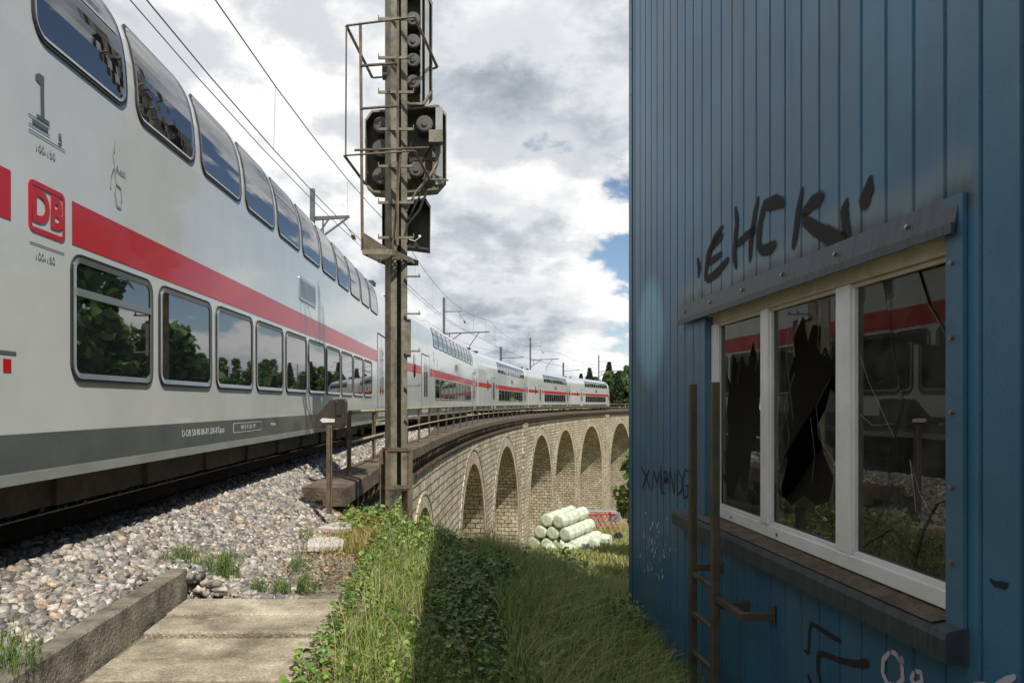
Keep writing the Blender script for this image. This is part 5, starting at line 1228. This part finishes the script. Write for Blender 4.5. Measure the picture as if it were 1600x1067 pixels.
used = {}
def put(proto, x, y, z, s, lb, grp, rot=None):
    o = proto if proto.name not in used else copy_tree(proto); used[proto.name] = 1
    o.location = (x, y, z); o.scale = (s, s, s * random.uniform(.92, 1.1)); o.rotation_euler = (0, 0, rot if rot is not None else random.uniform(0, 6.28)); o['label'] = lb; o['group'] = grp; return o
random.seed(17); G1 = 'trees beyond the far end of the viaduct'
farl = [(898, 175, tf, .55), (908, 182, tf, .68), (921, 178, tf, .8), (928, 180, tb2, .62), (944, 190, tf, .78), (952, 185, tf, .95), (958, 180, tb2, .72), (966, 176, tf, .72), (972, 188, tb2, .8), (980, 178, tb, .72), (988, 180, tb2, .8), (935, 195, tb, .62), (996, 176, tf, .9), (1006, 184, tb, .8)]
nm = ['small fir at the left end of the far tree line', 'second fir from the left in the far tree line', 'tallest fir of the left cluster behind the end car', 'dark round tree right behind the end car roof', 'fir just right of the mast by the end car', 'tall fir in the middle of the far tree line', 'broad dark tree right of the train end', 'narrow fir between two broad trees at the far end', 'broad dark tree near the blue building corner', 'lighter green tree at the building corner, far off', 'dark tree partly hidden by the blue building corner', 'lighter tree behind the mast by the end car', 'fir hidden mostly behind the blue building', 'tree behind the blue building, mostly hidden']
for (px, Y, pr, s), l2 in zip(farl, nm): x = (px - PX) / F * Y; put(pr, x, Y, -1.0, s, l2, G1)
put(tb, 18.3, 62, H(18.3, 62) - .5, .92, 'leafy tree beside the blue building corner, in front of the sixth arch', 'trees by the viaduct')
# trees to the right, seen in the train windows
random.seed(31)
for i in range(16):
    x = random.uniform(15, 40); y = random.uniform(24, 46)
    if x / y < .30: continue
    put(random.choice((tb, tb2)), x, y, H(x, y), random.uniform(1.1, 1.7), 'broad leafy tree behind the blue building, mirrored in the train windows', 'trees mirrored in the near train windows')
for i in range(170):
    a = random.uniform(.26, .95) if i < 90 else random.uniform(.28, .52); d = random.uniform(120, 260) if i < 90 else random.uniform(130, 190); x, y = d * math.sin(a), d * math.cos(a)
    if x / y < .25: continue
    put(random.choice((tb, tb2, tf)), x, y, H(x, y) - .3, random.uniform(.6, 1.0), 'tree on the wooded hillside mirrored in the train windows', 'trees of the hillside mirrored in the train windows')
# houses on that hillside
for i, (x, y, lb) in enumerate(((70, 118, 'white house with a red tiled roof, mirrored in the train windows, lower one'), (86, 128, 'white house with a red tiled roof, mirrored in the train windows, upper one'))):
    z = H(x, y); h = thing('house', lb, 'house', (x, y, z), .5 + i)
    b = MB(); b.box((0, 0, 3), (11, 8, 6)); b.build('wall', M['white_enamel'], h, local=True)
    b = MB(); b.prism([(-6, -4.6, 6), (-6, 4.6, 6), (-6, 0, 9)], (12, 0, 0)); b.build('roof', mat('roof_tiles', (.22, .07, .045), (.3, .11, .07), 4, .9), h, local=True)
    for k in range(4): b = MB(); b.box((-4 + k * 2.6, -4.03, 3.6), (1.1, .1, 1.4)); b.build('window', M['glass'], h, local=True)
# ------------------------------------------------------------------ bales and farm machine
bl0 = thing('wrapped_bale', 'x', 'bale', group='pale green wrapped bales stacked below the viaduct')
b = MB(); prof_ = [(-.60, .46), (-.55, .60), (-.3, .655), (0, .65), (.3, .655), (.55, .60), (.60, .46)]
nn = 22; vv = []; ff = []
for (yq, r) in prof_:
    for j in range(nn): a = 2 * PI * j / nn; rr_ = r * (1 + .03 * math.sin(5 * a + yq * 3) + .02 * math.sin(9 * a + 2)); vv.append((rr_ * math.cos(a), yq, rr_ * math.sin(a) * .96))
for i in range(len(prof_) - 1):
    for j in range(nn): ff.append((i * nn + j, i * nn + (j + 1) % nn, (i + 1) * nn + (j + 1) % nn, (i + 1) * nn + j))
ff += [tuple(range(nn)), tuple(reversed(range((len(prof_) - 1) * nn, len(prof_) * nn)))]
b.mesh(vv, ff); b.build('wrap', M['wrap'], bl0, local=True)
zs = -13.7; rows_ = []; rot_b = .55
d1 = Vector((math.sin(rot_b), math.cos(rot_b), 0)); d2 = Vector((d1.y, -d1.x, 0)); base0 = Vector((10.6, 71.0, 0))
fn_ = True
k_ = 0; wl = ['left', 'middle', 'right']
for layer in range(3):
    for i in range(4 - layer):
        for j in range(5):
            p = base0 + d2 * ((i - 1.5 + layer * .5) * 1.31) + d1 * (j * 1.29 + random.uniform(-.12, .12) - 1) + d2 * random.uniform(-.07, .07); p.z = zs + .62 + layer * 1.14 + .02 * j
            o = bl0 if fn_ else copy_tree(bl0); fn_ = False; o.location = p; o.rotation_euler = (0, random.uniform(-.2, .2), -rot_b + random.uniform(-.13, .13))
            ln = ['bottom layer', 'middle layer', 'top layer'][layer]; col_ = ['first', 'second', 'third', 'fourth'][i]; dp_ = ['front', 'second row', 'third row', 'fourth row', 'back'][j]
            o['label'] = f'wrapped bale in the {ln}, {col_} column from the left, {dp_} of the stack'
for (x, y, lb) in ((13.8, 70.5, 'lone wrapped bale lying just right of the stack, nearer one'), (15.2, 72.3, 'lone wrapped bale right of the stack, farthest right'), (13.6, 73.2, 'lone wrapped bale behind the nearer one, right of the stack'), (9.2, 67.6, 'lone wrapped bale in front of the stack at its left'), (10.9, 67.3, 'lone wrapped bale in front of the stack at its right'), (12.3, 68.2, 'lone wrapped bale in front of the right corner of the stack')):
    o = copy_tree(bl0); o.location = (x, y, zs + .60 - (.0)); o.rotation_euler = (0, .1, random.uniform(-1.4, 1.4)); o['label'] = lb
fm = thing('hay_tedder', 'folded red and green hay machine parked behind the bales', 'farm machine', (15.5, 80, -14.5))
b = MB()
for k in range(9):
    x = 13.0 + k * .55; b.bar((x, 80, -11.6 + .1 * math.sin(k)), (x + 1.3, 80.4, -13.9), .07); b.bar((x + .9, 79.7, -11.5), (x - .3, 80, -13.2), .05)
b.bar((12.6, 80, -11.8), (18, 80, -11.7), .12); b.build('red_arms', M['train_red'], fm)
b = MB()
for k in range(5): b.bar((13.6 + k * .9, 79.6, -11.9), (14.6 + k * .9, 79.4, -14.0), .06)
b.build('green_tines', mat('machine_green', (.02, .16, .10), (.03, .2, .13), 5, .5), fm)
b = MB(); b.box((18.0, 80.6, -12.0), (1.0, 1.2, 1.0)); b.box((15.6, 80.8, -11.45), (5.4, 1.3, .14)); b.build('cover', M['galv'], fm, bevel=.05)
b = MB()
for x in (13.2, 18.2): b = MB(); b.cyl((x, 79.5, -14.0), (x, 79.8, -14.0), .45, 18); b.build('wheel', M['rubber'], fm)
